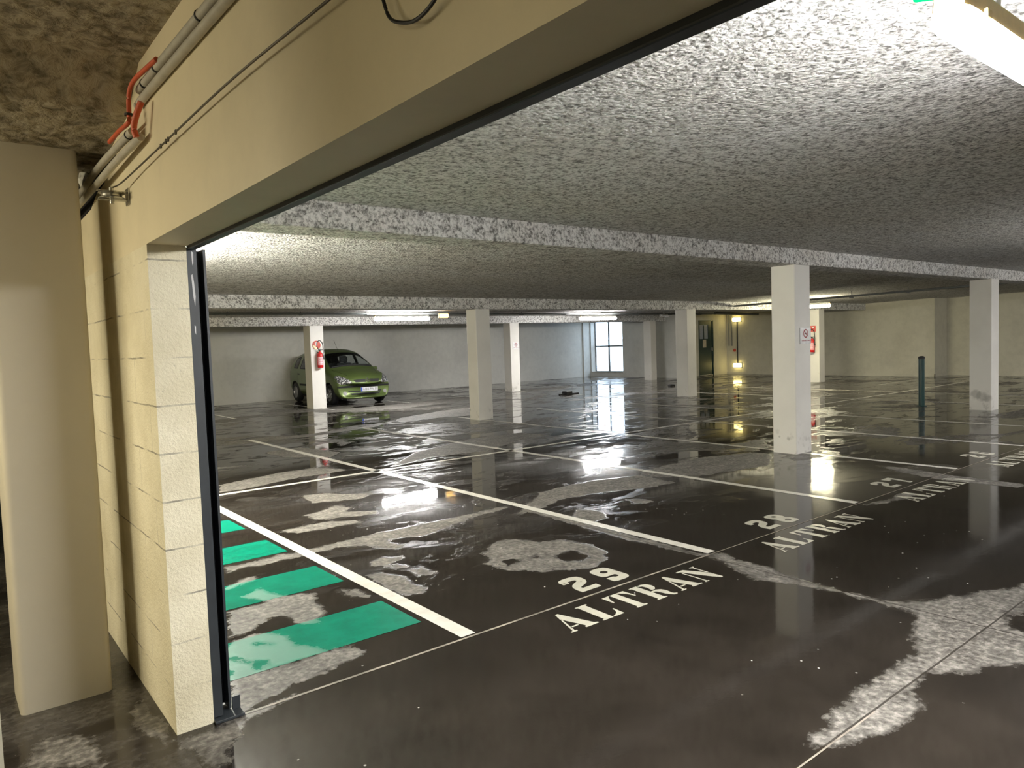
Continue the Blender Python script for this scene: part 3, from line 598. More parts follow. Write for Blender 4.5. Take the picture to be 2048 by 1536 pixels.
def beam(y0, y1, z, ztop, label):
    bm = BM(); box(bm, XL2, 26.9, y0, y1, z, ztop, 0.015); return prop(struct('ceiling_beam', bm, M['fibre']), label, 'beam')
beam(5.06, 5.46, 2.49, 2.70, 'nearest fibre-coated ceiling beam above the pillar with the prohibition sign')
beam(12.24, 12.66, 2.325, 2.56, 'middle fibre-coated ceiling beam in front of the cable run')
beam(18.52, 19.0, 2.24, 2.48, 'farthest fibre-coated ceiling beam above the pillar by the car')

# corridor this side of the opening
st('wall_corridor', [(-3.2, -3.05, -4.1, 9.2, 0, 2.75)], M['wall_corridor'], 'corridor wall out of sight on the left', 'wall')
st('wall_corridor_end', [(-3.2, XL, 9.05, 9.2, 0, 2.53)], simple('dark_teal_wall_paint', (0.03, 0.045, 0.045), 0.6), 'dark end wall of the corridor beyond the cream column', 'wall')
st('wall_corridor_front', [(-3.2, XL, -4.25, -4.1, 0, 2.8)], M['wall_corridor'], 'corridor wall behind the viewpoint', 'wall')
st('wall_edge', [(-0.10, 0.075, 2.06, 2.22, 0, 2.75)], M['wall_corridor'], 'cream wall edge at the left border', 'wall')
bm = vbevel_box(BM(), 0.215, 0.585, 3.88, 4.22, 0, 2.56, 0.03, 4)
prop(struct('wall_column', bm, M['column_cream'], smooth=True), 'smooth cream column with rounded corners standing before the block wall', 'column')
# ------------------------------------------------------------------ pillars
def pillar(x0, x1, y0, y1, z, label):
    bm = vbevel_box(BM(), x0, x1, y0, y1, 0, z, 0.012, 2)
    o = obj('concrete_pillar', bm, M['pillar']); return prop(o, label, 'pillar', 'square pillars of the garage', 'structure')
pillar(8.83, 9.215, 5.09, 5.43, 2.495, 'nearest pale square pillar, with a prohibition sign on it')
pillar(15.65, 16.035, 5.035, 5.41, 2.495, 'pale pillar with a grey water stain near its foot, right of the green bollard')
pillar(8.905, 9.27, 12.28, 12.63, 2.33, 'pale square pillar right of the white tube lamp over the car bay')
pillar(15.72, 16.10, 12.15, 12.53, 2.33, 'pale square pillar just left of the dark green door')
pillar(7.95, 8.335, 18.55, 18.98, 2.245, 'pale pillar in front of the green car, carrying a fire extinguisher')
pillar(14.77, 15.145, 18.5, 18.86, 2.245, 'pale pillar against the back wall with a small white sign')
pillar(21.35, 21.66, 18.2, 18.56, 2.245, 'greyish pillar beside the bright window')
pillar(22.12, 22.46, 11.93, 12.27, 2.33, 'yellow lit pillar with a fire extinguisher, under the yellowish tube lamp')

# ------------------------------------------------------------------ steel guide post at the jamb, edge strip of the lintel
r = root('steel_post', (0.90, 3.27, 0), 'dark slate steel guide post standing at the block jamb', 'post')
bm = BM(); box(bm, 0.862, 0.872, 3.228, 3.35, 0.02, 2.045); box(bm, 0.872, 0.945, 3.34, 3.35, 0.02, 2.045); box(bm, 0.938, 0.948, 3.268, 3.34, 0.02, 2.045)
box(bm, 0.872, 0.90, 3.228, 3.238, 0.02, 2.045)
obj('channel', bm, M['steel_dark'], r)
bm = BM(); box(bm, 0.86, 0.985, 3.20, 3.36, 0.0, 0.012, 0.002); obj('foot_plate', bm, M['steel_dark'], r); obj('foot_lug', box(BM(), 0.952, 0.985, 3.262, 3.275, 0.012, 0.07), M['steel_dark'], r)
m, nt, b, o_ = new_mat('worn_white_paint'); b.inputs['Base Color'].default_value = (0.6, 0.6, 0.6, 1); b.inputs['Roughness'].default_value = 0.6; M['wear'] = m
bm = BM()
for q in ([(0.874,1.93),(0.880,1.935),(0.884,1.90),(0.887,1.84),(0.883,1.80),(0.878,1.84),(0.876,1.88)], [(0.879,2.03),(0.887,2.025),(0.885,1.98),(0.881,1.97)], [(0.876,1.72),(0.881,1.715),(0.880,1.68),(0.877,1.69)]):
    bm = BM(); bm.faces.new([bm.verts.new((x, 3.2272, z)) for x, z in q])
    obj('paint_wear', bm, M['wear'], r, label='chipped white paint mark')
bm = BM(); box(bm, XL2, XL2 + 0.035, -4.0, 3.224, 2.035, 2.075, 0.004)
prop(obj('steel_rail', bm, M['steel_dark']), 'dark steel rail along the inner lower edge of the cream lintel', 'rail')

# ------------------------------------------------------------------ lamps
def tube_lamp(loc, rz, label, lit, body, group='tube lamps of the garage', length=1.57, clips=False, hang=0.22, wide=1.0, flat=1.0):
    """fixture centred on loc; loc.z is the bottom of the diffuser; runs along local x"""
    r = root('tube_lamp', loc, label, 'lamp', group, rz=rz); h = length / 2
    bm = BM(); prof = [(-0.062, 0.075), (-0.07, 0.03), (-0.055, 0.006), (-0.02, 0.0), (0.02, 0.0), (0.055, 0.006), (0.07, 0.03), (0.062, 0.075)]
    rings = []
    for x, s in ((-h, 0.55), (-h + 0.02, 0.85), (-h + 0.06, 1), (h - 0.06, 1), (h - 0.02, 0.85), (h, 0.55)):
        rings.append([bm.verts.new((x, y * s * wide, (0.075 - (0.075 - z) * (0.5 + 0.5 * s)) * flat)) for y, z in prof])
    for A, B in zip(rings, rings[1:]):
        for k in range(len(prof) - 1): bm.faces.new((A[k], A[k + 1], B[k + 1], B[k]))
        bm.faces.new((A[-1], A[0], B[0], B[-1]))
    bm.faces.new(rings[0]); bm.faces.new(rings[-1][::-1])
    df = obj('diffuser', bm, [M[lit], M[lit + '_side']], r, True, local=True)
    for f in df.data.polygons: f.material_index = 1 if f.normal.z > -0.45 else 0
    bm = BM(); prof = [(-0.05, 0.076), (-0.045, 0.12), (-0.02, 0.145), (0.02, 0.145), (0.045, 0.12), (0.05, 0.076)]; rings = []
    for x, s in ((-h + 0.02, 0.8), (-h + 0.03, 0.95), (-h + 0.06, 1), (h - 0.06, 1), (h - 0.03, 0.95), (h - 0.02, 0.8)):
        rings.append([bm.verts.new((x, y * s * min(1.0, wide * 1.25), 0.076 * flat + (z - 0.076) * s)) for y, z in prof])
    for A, B in zip(rings, rings[1:]):
        for k in range(len(prof) - 1): bm.faces.new((A[k], A[k + 1], B[k + 1], B[k]))
        bm.faces.new((A[-1], A[0], B[0], B[-1]))
    bm.faces.new(rings[0]); bm.faces.new(rings[-1][::-1])
    hs = obj('housing', bm, M[body], r, True, local=True)
    bm = BM(); lathe(bm, [(0.0, 0.0), (0.016, 0.0), (0.018, 0.004), (0.018, 0.022), (0.012, 0.024), (0.012, 0.014), (0, 0.014)], (-h + 0.022, -0.008, 0.076 * flat + 0.036), (-1, 0, 0), 16)
    obj('cable_gland', bm, M['lamp_body'], r, True, local=True).parent = hs
    for i in range(6 if clips else 0):
        x = -h + 0.12 + i * (length - 0.24) / 5
        for y in (-0.074 * wide, 0.074 * wide - 0.012): obj('clip', box(BM(), x - 0.014, x + 0.014, y, y + 0.012, 0.055 * flat, 0.10 * flat, 0.003), M[body], r, local=True).parent = hs
    for x in (-h * 0.6, h * 0.6): obj('hanger', tube(BM(), [(x, 0, 0.14 - 0.076 * (1 - flat)), (x, 0, hang)], 0.005, 8), M['steel_bare'], r, local=True)
    return r
tube_lamp((2.494, 0.638, 2.235), 0, 'large lit tube lamp with a yellowed end, close under the ceiling above the aisle', 'tube_front', 'lamp_body', clips=True, hang=0.46, wide=0.62, flat=0.5)
tube_lamp((9.33, 16.0, 2.255), 0, 'lit white tube lamp hanging between the green car and the near pillar row', 'tube_white', 'lamp_grey')
tube_lamp((16.32, 16.0, 2.225), 0, 'lit white tube lamp hanging in front of the bright far window', 'tube_white', 'lamp_grey')
tube_lamp((19.5, 10.98, 2.285), PI / 2, 'lit yellowish tube lamp half hidden behind the nearest pillar', 'tube_warm', 'lamp_grey')
tube_lamp((1.40, 7.35, 2.44), PI / 2, 'lit tube lamp hidden behind the block jamb', 'tube_bay', 'lamp_grey')
for x in (10.3, 17.3, 24.0): tube_lamp((x, 0.616, 2.22), 0, 'lit tube lamp of the front row outside the picture', 'tube_white', 'lamp_grey', hang=0.48)
tube_lamp((2.3, 16.0, 2.27), 0, 'lit tube lamp of the back row behind the block wall', 'tube_warm', 'lamp_grey')
tube_lamp((-1.6, 4.0, 2.32), PI / 2, 'warm tube lamp of the corridor beyond the cream column', 'tube_corridor', 'lamp_body', group='corridor lamps')
tube_lamp((-1.9, 0.2, 2.50), PI / 2, 'warm tube lamp of the corridor behind the viewpoint', 'tube_dim', 'lamp_body', group='corridor lamps')

def bulkhead(loc, normal, mat, label, group, w=0.26, h=0.12, d=0.07):
    """small lamp on a surface; normal is the facing axis '-x' or '-y' """
    r = root('emergency_lamp', loc, label, 'lamp', group)
    bm = BM(); b2 = BM()
    if normal == '-x':
        box(bm, 0, 0.03, -w / 2 - 0.015, w / 2 + 0.015, -h / 2 - 0.015, h / 2 + 0.015, 0.008); box(b2, -d, 0.0, -w / 2, w / 2, -h / 2, h / 2, 0.02)
    else:
        box(bm, -w / 2 - 0.015, w / 2 + 0.015, 0, 0.03, -h / 2 - 0.015, h / 2 + 0.015, 0.008); box(b2, -w / 2, w / 2, -d, 0.0, -h / 2, h / 2, 0.02)
    obj('back_box', bm, M['lamp_grey'], r, local=True); obj('lens', b2, M[mat], r, local=True); return r
bulkhead((25.87, 17.47, 2.23), '-x', 'bulkhead', 'upper glowing yellow emergency lamp on the far right wall', 'yellow emergency lamps on the wall', 0.36, 0.15)
bulkhead((25.87, 17.47, 0.36), '-x', 'bulkhead', 'lower glowing yellow emergency lamp near the floor of the far right wall', 'yellow emergency lamps on the wall', 0.36, 0.15)
bm = tube(BM(), [(25.875, 17.47, 0.45), (25.875, 17.47, 2.14)], 0.022, 10)
prop(obj('conduit', bm, M['cable_black'], smooth=True), 'dark vertical conduit joining the two yellow wall lamps', 'conduit')
r = bulkhead((10.55, 16.0, 2.37), '-y', 'orange_lens', 'small orange lit emergency lamp right of the white tube lamp by the car', 'emergency lamps of the cable run', 0.27, 0.10)
bm = tube(BM(), [(0, 0.02, 0.05), (0, 0.02, 0.13)], 0.006, 8); obj('hanger', bm, M['steel_bare'], r, local=True)
r = root('emergency_lamp', (19.5, 16.0, 2.33), 'small unlit emergency lamp with a shiny white cover, left of the green door', 'lamp', 'emergency lamps of the cable run')
bm = BM(); box(bm, -0.2, 0.2, 0, 0.05, -0.05, 0.06, 0.01); obj('back_box', bm, M['lamp_grey'], r, local=True)
for q in ((-0.19, -0.03, -0.05, 0.0, -0.01, 0.05, 0.012), (0.0, 0.17, -0.05, 0.0, -0.05, 0.02, 0.012)): obj('lens', box(BM(), *q), M['white_plastic'], r, local=True)
bm = tube(BM(), [(0, 0.02, 0.05), (0, 0.02, 0.165)], 0.006, 8); obj('hanger', bm, M['steel_bare'], r, local=True)
# green exit sign whose lower corner enters the top of the frame
r = root('exit_sign', (2.26, 0.755, 2.56), 'glowing green exit sign beside the large tube lamp', 'sign', rz=math.radians(-53))
bm = BM(); box(bm, -0.16, 0.16, -0.03, 0.03, -0.06, 0.09, 0.01); obj('panel', bm, M['exit_green'], r, local=True)

# ------------------------------------------------------------------ cable run above the aisle and the one along the right
def cable_run(name, p0, p1, z0, z1, zc, n, label, group=None):
    r = root(name, ((p0[0] + p1[0]) / 2, (p0[1] + p1[1]) / 2, (z0 + z1) / 2), label, 'conduit', group)
    d = Vector((p1[0] - p0[0], p1[1] - p0[1], 0)).normalized(); s = Vector((-d.y, d.x, 0))
    for k, rr in ((-0.05, 0.022), (0.0, 0.018), (0.055, 0.026)):
        bm = tube(BM(), [Vector((*p0, z0)) + s * k, Vector((*p1, z1)) + s * k], rr, 8); obj('pipe', bm, M['cable_black' if k == 0 else 'frame_grey'], r, True)
    for i in range(n):
        t = (i + 0.5) / n; c = Vector((p0[0] + (p1[0] - p0[0]) * t, p0[1] + (p1[1] - p0[1]) * t, z0 + (z1 - z0) * t))
        bm = BM(); a, b_ = c - s * 0.1, c + s * 0.1
        tube(bm, [a - Vector((0, 0, 0.035)), b_ - Vector((0, 0, 0.035))], 0.012, 6)
        tube(bm, [c - Vector((0, 0, 0.035)), Vector((c.x, c.y, zc))], 0.009, 6)
        obj('bracket', bm, M['frame_grey'], r)
    return r
cable_run('cable_run', (0.95, 16.27), (22.6, 16.27), 2.462, 2.412, 2.50, 13, 'black cable run on brackets crossing the back of the garage', 'cable runs under the ceiling')
cable_run('cable_run', (18.0, 5.5), (18.0, 12.2), 2.515, 2.425, 2.60, 5, 'grey pipes on brackets running under the right part of the ceiling', 'cable runs under the ceiling')
bm = tube(BM(), [(22.9, 16.4, 2.44), (25.7, 16.4, 2.40)], 0.05, 10)
prop(obj('ceiling_pipe', bm, M['frame_grey'], smooth=True), 'short dark pipe in front of the wall above the green door', 'pipe')
for dy in (0.0, 0.14):
    bm = tube(BM(), [(25.86, 17.72 + dy, 1.16), (25.86, 17.72 + dy, 2.42)], 0.018, 8)
    prop(obj('wall_pipe', bm, M['frame_grey'], smooth=True), ('right' if dy == 0 else 'left') + ' one of two thin pipes coming down the wall beside the yellow lamps', 'pipe', 'thin pipes by the wall lamps')
bm = BM(); lathe(bm, [(0, 0.05), (0.05, 0.045), (0.065, 0.02), (0.065, 0)], (25.9, 17.62, 0.98), (-1, 0, 0), 16)
prop(obj('alarm_button', bm, M['red_sign'], smooth=True), 'small reddish call point on the wall beside the lamp conduit', 'button')
bm = tube(BM(), [(22.30, 22.825, 0.02), (22.30, 22.825, 2.4)], 0.03, 10)
prop(obj('drain_pipe', bm, M['wall_white'], smooth=True), 'thin white pipe on the back wall left of the window', 'pipe')

# ------------------------------------------------------------------ signs
def no_sign(loc, w, h, label):
    r = root('prohibition_sign', loc, label, 'sign', 'small white prohibition signs')
    bm = BM(); box(bm, -w / 2, w / 2, -0.006, 0.0, -h / 2, h / 2, 0.002); obj('plate', bm, M['white_plastic'], r, local=True)
    bm = BM(); R = h * 0.27; cz = h * 0.14
    def ringpart(bm, r0, r1, y, n=28):
        A = [bm.verts.new((r0 * math.cos(2 * PI * k / n), y, cz + r0 * math.sin(2 * PI * k / n))) for k in range(n)]; B = [bm.verts.new((r1 * math.cos(2 * PI * k / n), y, cz + r1 * math.sin(2 * PI * k / n))) for k in range(n)]
        for k in range(n): bm.faces.new((A[k], A[(k + 1) % n], B[(k + 1) % n], B[k]))
    ringpart(bm, R * 0.72, R, -0.0072); obj('red_ring', bm, M['ink_red'], r, local=True)
    bm = BM(); c, s = math.cos(PI * 0.75), math.sin(PI * 0.75)
    q = [(-R * .8, -R * .1), (R * .8, -R * .1), (R * .8, R * .1), (-R * .8, R * .1)]
    bm.faces.new([bm.verts.new((x * c - z * s, -0.0076, cz + x * s + z * c)) for x, z in q]); obj('slash', bm, M['ink_red'], r, local=True)
    bm = BM(); box(bm, -R * .42, R * .3, -0.0071, -0.0068, cz - R * .16, cz + R * .06); box(bm, R * .34, R * .46, -0.0071, -0.0068, cz - R * .16, cz + R * .3); obj('pictogram', bm, M['ink_black'], r, local=True)
    bm = BM(); x = -w * 0.36
    for k in range(11):
        ww = (0.018 + 0.01 * ((k * 7) % 3)) * w / 0.3; box(bm, x, x + ww * 0.6, -0.0072, -0.0068, -h * 0.30 - 0.006, -h * 0.30 + 0.006); x += ww
    obj('caption', bm, M['ink_red'], r, local=True, label='small illegible dark caption line'); return r
no_sign((9.075, 5.088, 1.56), 0.27, 0.215, 'white prohibition sign on the nearest pillar')
no_sign((14.99, 18.497, 1.505), 0.27, 0.215, 'white prohibition sign on the pillar against the back wall')

# ------------------------------------------------------------------ fire extinguishers
def extinguisher(loc, rz, label):
    """hangs on a surface behind local +y; loc is the foot of the cylinder on the wall plane"""
    r = root('fire_extinguisher', loc, label, 'fire extinguisher', 'red fire extinguishers on pillars', rz=rz)
    bm = BM(); lathe(bm, [(0, 0), (0.07, 0), (0.078, 0.02), (0.078, 0.345), (0.068, 0.385), (0.038, 0.415), (0.026, 0.42), (0.026, 0.44), (0, 0.44)], (0, -0.095, 0), (0, 0, 1), 28); obj('cylinder', bm, M['red'], r, True, local=True)
    bm = BM(); n = 14; rr = 0.0795
    A = [[bm.verts.new((rr * math.sin(a), -0.095 - rr * math.cos(a), z)) for a in [(-1.25 + 2.5 * k / n) for k in range(n + 1)]] for z in (0.075, 0.30)]
    for k in range(n): bm.faces.new((A[0][k], A[0][k + 1], A[1][k + 1], A[1][k]))
    lb = obj('label', bm, M['pink_label'], r, True, local=True)
    rr = 0.0802
    for z, a0, a1 in ((0.285, -.7, .8), (0.262, -.9, .5), (0.232, -.5, .9), (0.20, -.9, .9), (0.185, -.8, .4), (0.15, -.6, .9), (0.132, -.8, .7), (0.10, -.9, .2), (0.09, -.5, .8)):
        bm = BM(); nn = 6; P = [(rr * math.sin(a0 + (a1 - a0) * k / nn), -0.095 - rr * math.cos(a0 + (a1 - a0) * k / nn)) for k in range(nn + 1)]
        for (xa, ya), (xb, yb) in zip(P, P[1:]): bm.faces.new([bm.verts.new(v) for v in ((xa, ya, z), (xb, yb, z), (xb, yb, z + 0.008), (xa, ya, z + 0.008))])
        obj('printed_line', bm, M['white_plastic'], r, local=True).parent = lb
    bm = BM(); tube(bm, [(0, -0.095, 0.435), (0, -0.095, 0.48)], 0.022, 12); box(bm, -0.02, 0.085, -0.11, -0.08, 0.478, 0.492, 0.003); box(bm, -0.02, 0.075, -0.108, -0.082, 0.455, 0.465, 0.003); obj('valve', bm, M['cable_black'], r, local=True)
    pts = smooth_path([(-0.02, -0.10, 0.47), (-0.075, -0.11, 0.56), (-0.07, -0.11, 0.68), (0.0, -0.11, 0.735), (0.075, -0.11, 0.66), (0.093, -0.11, 0.5), (0.092, -0.11, 0.33)], 6)
    bm = tube(BM(), pts, 0.011, 10); hz_ = obj('hose', bm, M['cable_black'], r, True, local=True)
    bm = tube(BM(), [(0.092, -0.11, 0.335), (0.092, -0.11, 0.27), (0.092, -0.11, 0.22)], 0.014, 10, radii=[0.012, 0.018, 0.024]); obj('nozzle', bm, M['cable_black'], r, True, local=True).parent = hz_
    for q in ((-0.03, 0.03, -0.03, -0.001, 0.36, 0.43, 0.003), (-0.02, 0.02, -0.02, -0.001, 0.02, 0.06, 0.003)): obj('wall_bracket', box(BM(), *q), M['steel_dark'], r, local=True)
    return r
extinguisher((8.165, 18.549, 1.105), 0, 'red fire extinguisher with a black hose loop on the pillar before the green car')
extinguisher((22.119, 12.115, 0.97), -PI / 2, 'red fire extinguisher partly hidden behind the nearest pillar')
bm = BM(); lathe(bm, [(0, 0.004), (0.115, 0.004), (0.12, 0.002), (0.12, 0)], (8.12, 18.549, 1.72), (0, -1, 0), 28)
r = prop(obj('round_fire_sign', bm, M['red_sign'], smooth=True), 'round red sign with a pale lower edge above the extinguisher by the car', 'sign')
bm = BM(); q = [(8.12 + 0.108 * math.cos(a), 18.543, 1.72 + 0.108 * math.sin(a)) for a in [PI * (0.95 + 0.72 * k / 12) for k in range(13)]]
bm.faces.new([bm.verts.new(v) for v in q]); obj('pale_segment', bm, simple('pale_yellow_print', (0.78, 0.72, 0.42), 0.4), r)
bm = BM(); box(bm, 8.10, 8.135, 18.5415, 18.543, 1.70, 1.80); obj('pictogram', bm, M['white_plastic'], r)
bm = BM(); box(bm, 22.113, 22.119, 12.04, 12.24, 1.62, 1.81, 0.001)
r = prop(obj('square_fire_sign', bm, M['red_sign']), 'square red sign above the half hidden extinguisher', 'sign')
bm = BM(); box(bm, 22.1115, 22.113, 12.10, 12.15, 1.73, 1.78); obj('pictogram', bm, M['white_plastic'], r)

# ------------------------------------------------------------------ bollard and bits on the floor
r = root('bollard', (15.96, 6.4, 0), 'slim dark green bollard standing on a bay line', 'bollard')
bm = BM(); lathe(bm, [(0, 0), (0.058, 0), (0.058, 0.985), (0.052, 0.99)], (0, 0, 0), (0, 0, 1), 24); obj('post', bm, M['green_metal'], r, True, local=True)
bm = BM(); lathe(bm, [(0.062, 0.975), (0.064, 1.0), (0.06, 1.02), (0.035, 1.035), (0, 1.038)], (0, 0, 0), (0, 0, 1), 24); obj('cap', bm, M['rubber'], r, True, local=True)
bm = BM(); lathe(bm, [(0.058, 0.012), (0.095, 0.01), (0.10, 0.0), (0, 0)], (0, 0, 0), (0, 0, 1), 24); obj('foot_flange', bm, M['green_metal'], r, True, local=True)
bm = BM(); box(bm, 14.66, 14.90, 15.76, 15.98, 0.0, 0.10, 0.02); box(bm, 14.45, 15.25, 15.85, 15.90, 0.0, 0.03, 0.01)
prop(obj('wheel_stop', bm, M['rubber']), 'small black rubber block lying on the wet aisle floor', 'block')
bm = BM(); box(bm, 18.75, 19.0, 15.2, 15.32, 0.0, 0.05, 0.015)
prop(obj('rubber_scrap', bm, M['rubber']), 'small dark scrap on the floor left of the pillar by the green door', 'scrap')

# ------------------------------------------------------------------ cables and conduits on the lintel
def conduit(pts, rr, label, mat='conduit', ties=(), tie_r=None, name='conduit'):
    P = [Vector(p) for p in pts]; r = root(name, P[0], label, 'conduit')
    bm = tube(BM(), smooth_path(P, 5), rr, 12); obj('pipe', bm, M[mat], r, True)
    for y in ties:
        for a, b_ in zip(P, P[1:]):
            if min(a.y, b_.y) <= y <= max(a.y, b_.y):
                t = (y - a.y) / (b_.y - a.y + 1e-9); c = a + (b_ - a) * t; d = (b_ - a).normalized()
                bm = tube(BM(), [c - d * 0.004, c + d * 0.004], rr * 1.18, 12); obj('cable_tie', bm, M['cable_black'], r, True); break
    return r
conduit([(0.692, 1.2, 2.59), (0.692, 2.2, 2.607), (0.692, 2.86, 2.622), (0.692, 3.11, 2.622)], 0.0155, 'upper pale grey conduit along the top of the lintel', ties=(2.3, 2.83, 3.02))
conduit([(0.692, 1.2, 2.55), (0.692, 2.05, 2.562), (0.692, 2.95, 2.577), (0.692, 3.15, 2.575)], 0.0155, 'lower pale grey conduit along the top of the lintel')
conduit([(0.665, 3.14, 2.47), (0.662, 3.8, 2.477), (0.662, 4.3, 2.458), (0.662, 4.9, 2.44)], 0.0155, 'upper pale conduit below the orange cables, running behind the column', ties=(3.2,))
conduit([(0.680, 3.08, 2.437), (0.665, 3.5, 2.425), (0.662, 3.95, 2.413), (0.662, 4.9, 2.40)], 0.0155, 'lower pale conduit below the orange cables, running behind the column')
r = root('orange_cable', (0.66, 3.1, 2.5), 'orange corrugated cable bridging the gap between the pale conduits', 'cable')
bm = tube(BM(), smooth_path([(0.675, 2.76, 2.625), (0.668, 2.91, 2.632), (0.660, 3.02, 2.632), (0.656, 3.09, 2.618), (0.656, 3.125, 2.585), (0.656, 3.135, 2.53), (0.650, 3.13, 2.497), (0.643, 3.26, 2.498), (0.635, 3.42, 2.49)], 5), 0.0085, 10); obj('sheath', bm, M['orange'], r, True)
bm = tube(BM(), smooth_path([(0.672, 3.0, 2.545), (0.658, 3.03, 2.50), (0.654, 3.06, 2.462), (0.662, 3.065, 2.43)], 5), 0.0115, 10); obj('short_sheath', bm, M['orange'], r, True)
bm = tube(BM(), [(0.655, 3.135, 2.535), (0.655, 3.135, 2.527)], 0.016, 10); obj('cable_tie', bm, M['cable_black'], r)
bm = tube(BM(), smooth_path([(0.682, 0.2, 2.268), (0.682, 1.39, 2.314), (0.682, 2.08, 2.338), (0.682, 2.93, 2.338), (0.668, 3.40, 2.325), (0.645, 3.47, 2.315)], 5), 0.0032, 8)
r = prop(obj('steel_cable', bm, M['cable_dark'], smooth=True), 'thin dark steel cable stretched along the lintel to the pulley', 'cable')
for y in (2.70, 2.73, 2.60, 2.80): obj('frayed_wire', box(BM(), 0.679, 0.685, y - 0.006, y + 0.006, 2.33, 2.346, 0.002), M['cable_dark'], r)
bm = tube(BM(), smooth_path([(0.69, 1.225, 2.30), (0.69, 1.205, 2.24), (0.69, 1.185, 2.20), (0.69, 1.15, 2.178), (0.69, 1.10, 2.163), (0.69, 1.05, 2.168), (0.69, 1.015, 2.19), (0.69, 0.98, 2.26)], 6), 0.0035, 8)
prop(obj('cable_loop', bm, M['cable_black'], smooth=True), 'dark cable loop hanging down over the cream lintel', 'cable')
r = root('pulley', (0.645, 3.50, 2.285), 'small steel pulley in a bracket on the lintel', 'pulley')
bm = BM(); lathe(bm, [(0, -0.014), (0.05, -0.014), (0.052, -0.010), (0.040, -0.003), (0.040, 0.003), (0.052, 0.010), (0.05, 0.014), (0, 0.014)], (0, 0, 0), (0, 0, 1), 28); obj('wheel', bm, M['steel_bare'], r, True, local=True)
bm = BM(); box(bm, -0.055, 0.062, -0.012, 0.012, 0.017, 0.021, 0.001); box(bm, -0.055, 0.062, -0.012, 0.012, -0.021, -0.017, 0.001); box(bm, 0.058, 0.063, -0.03, 0.03, -0.035, 0.035, 0.001); obj('bracket', bm, M['steel_bare'], r, local=True)
bm = BM(); lathe(bm, [(0, 0.034), (0.009, 0.034), (0.009, -0.034), (0, -0.034)], (0, 0, 0), (0, 0, 1), 12); obj('bolt', bm, M['steel_bare'], r, True, local=True)
# foam plug and flat black patch painting a hole's shade above the conduits
bm = BM(); bmesh.ops.create_icosphere(bm, subdivisions=3, radius=0.030)
for v in bm.verts: v.co *= 1 + 0.28 * math.sin(v.co.x * 120) * math.cos(v.co.y * 97 + v.co.z * 83)
bmesh.ops.scale(bm, vec=(0.8, 1.0, 1.5), verts=bm.verts); bmesh.ops.translate(bm, vec=(0.672, 4.32, 2.51), verts=bm.verts)
prop(obj('foam_plug', bm, M['white_foam'], smooth=True), 'lump of white foam in the dark corner behind the conduits', 'foam')

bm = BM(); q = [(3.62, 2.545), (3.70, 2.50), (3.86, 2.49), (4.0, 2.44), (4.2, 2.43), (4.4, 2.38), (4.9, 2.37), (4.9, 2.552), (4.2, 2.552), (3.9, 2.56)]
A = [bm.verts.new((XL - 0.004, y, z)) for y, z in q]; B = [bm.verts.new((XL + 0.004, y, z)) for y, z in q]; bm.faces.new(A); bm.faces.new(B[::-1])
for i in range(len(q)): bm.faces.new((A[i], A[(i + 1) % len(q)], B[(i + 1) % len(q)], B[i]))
prop(struct('trim_2', bm, M['hole_shade']), 'flat black patch painted as the shade of a hole where the lintel meets the ceiling behind the column', 'gap')
# ------------------------------------------------------------------ the car (front at local y=0, looking along -y)
car = root('compact_car', (9.585, 18.47, 0), 'lime green compact people carrier parked against the back wall behind a pillar', 'car', rz=math.radians(-1.4))
CL_, W = 4.15, 0.845
def lerp(a, b, t): return a + (b - a) * t
def sm(t): t = max(0, min(1, t)); return t * t * (3 - 2 * t)
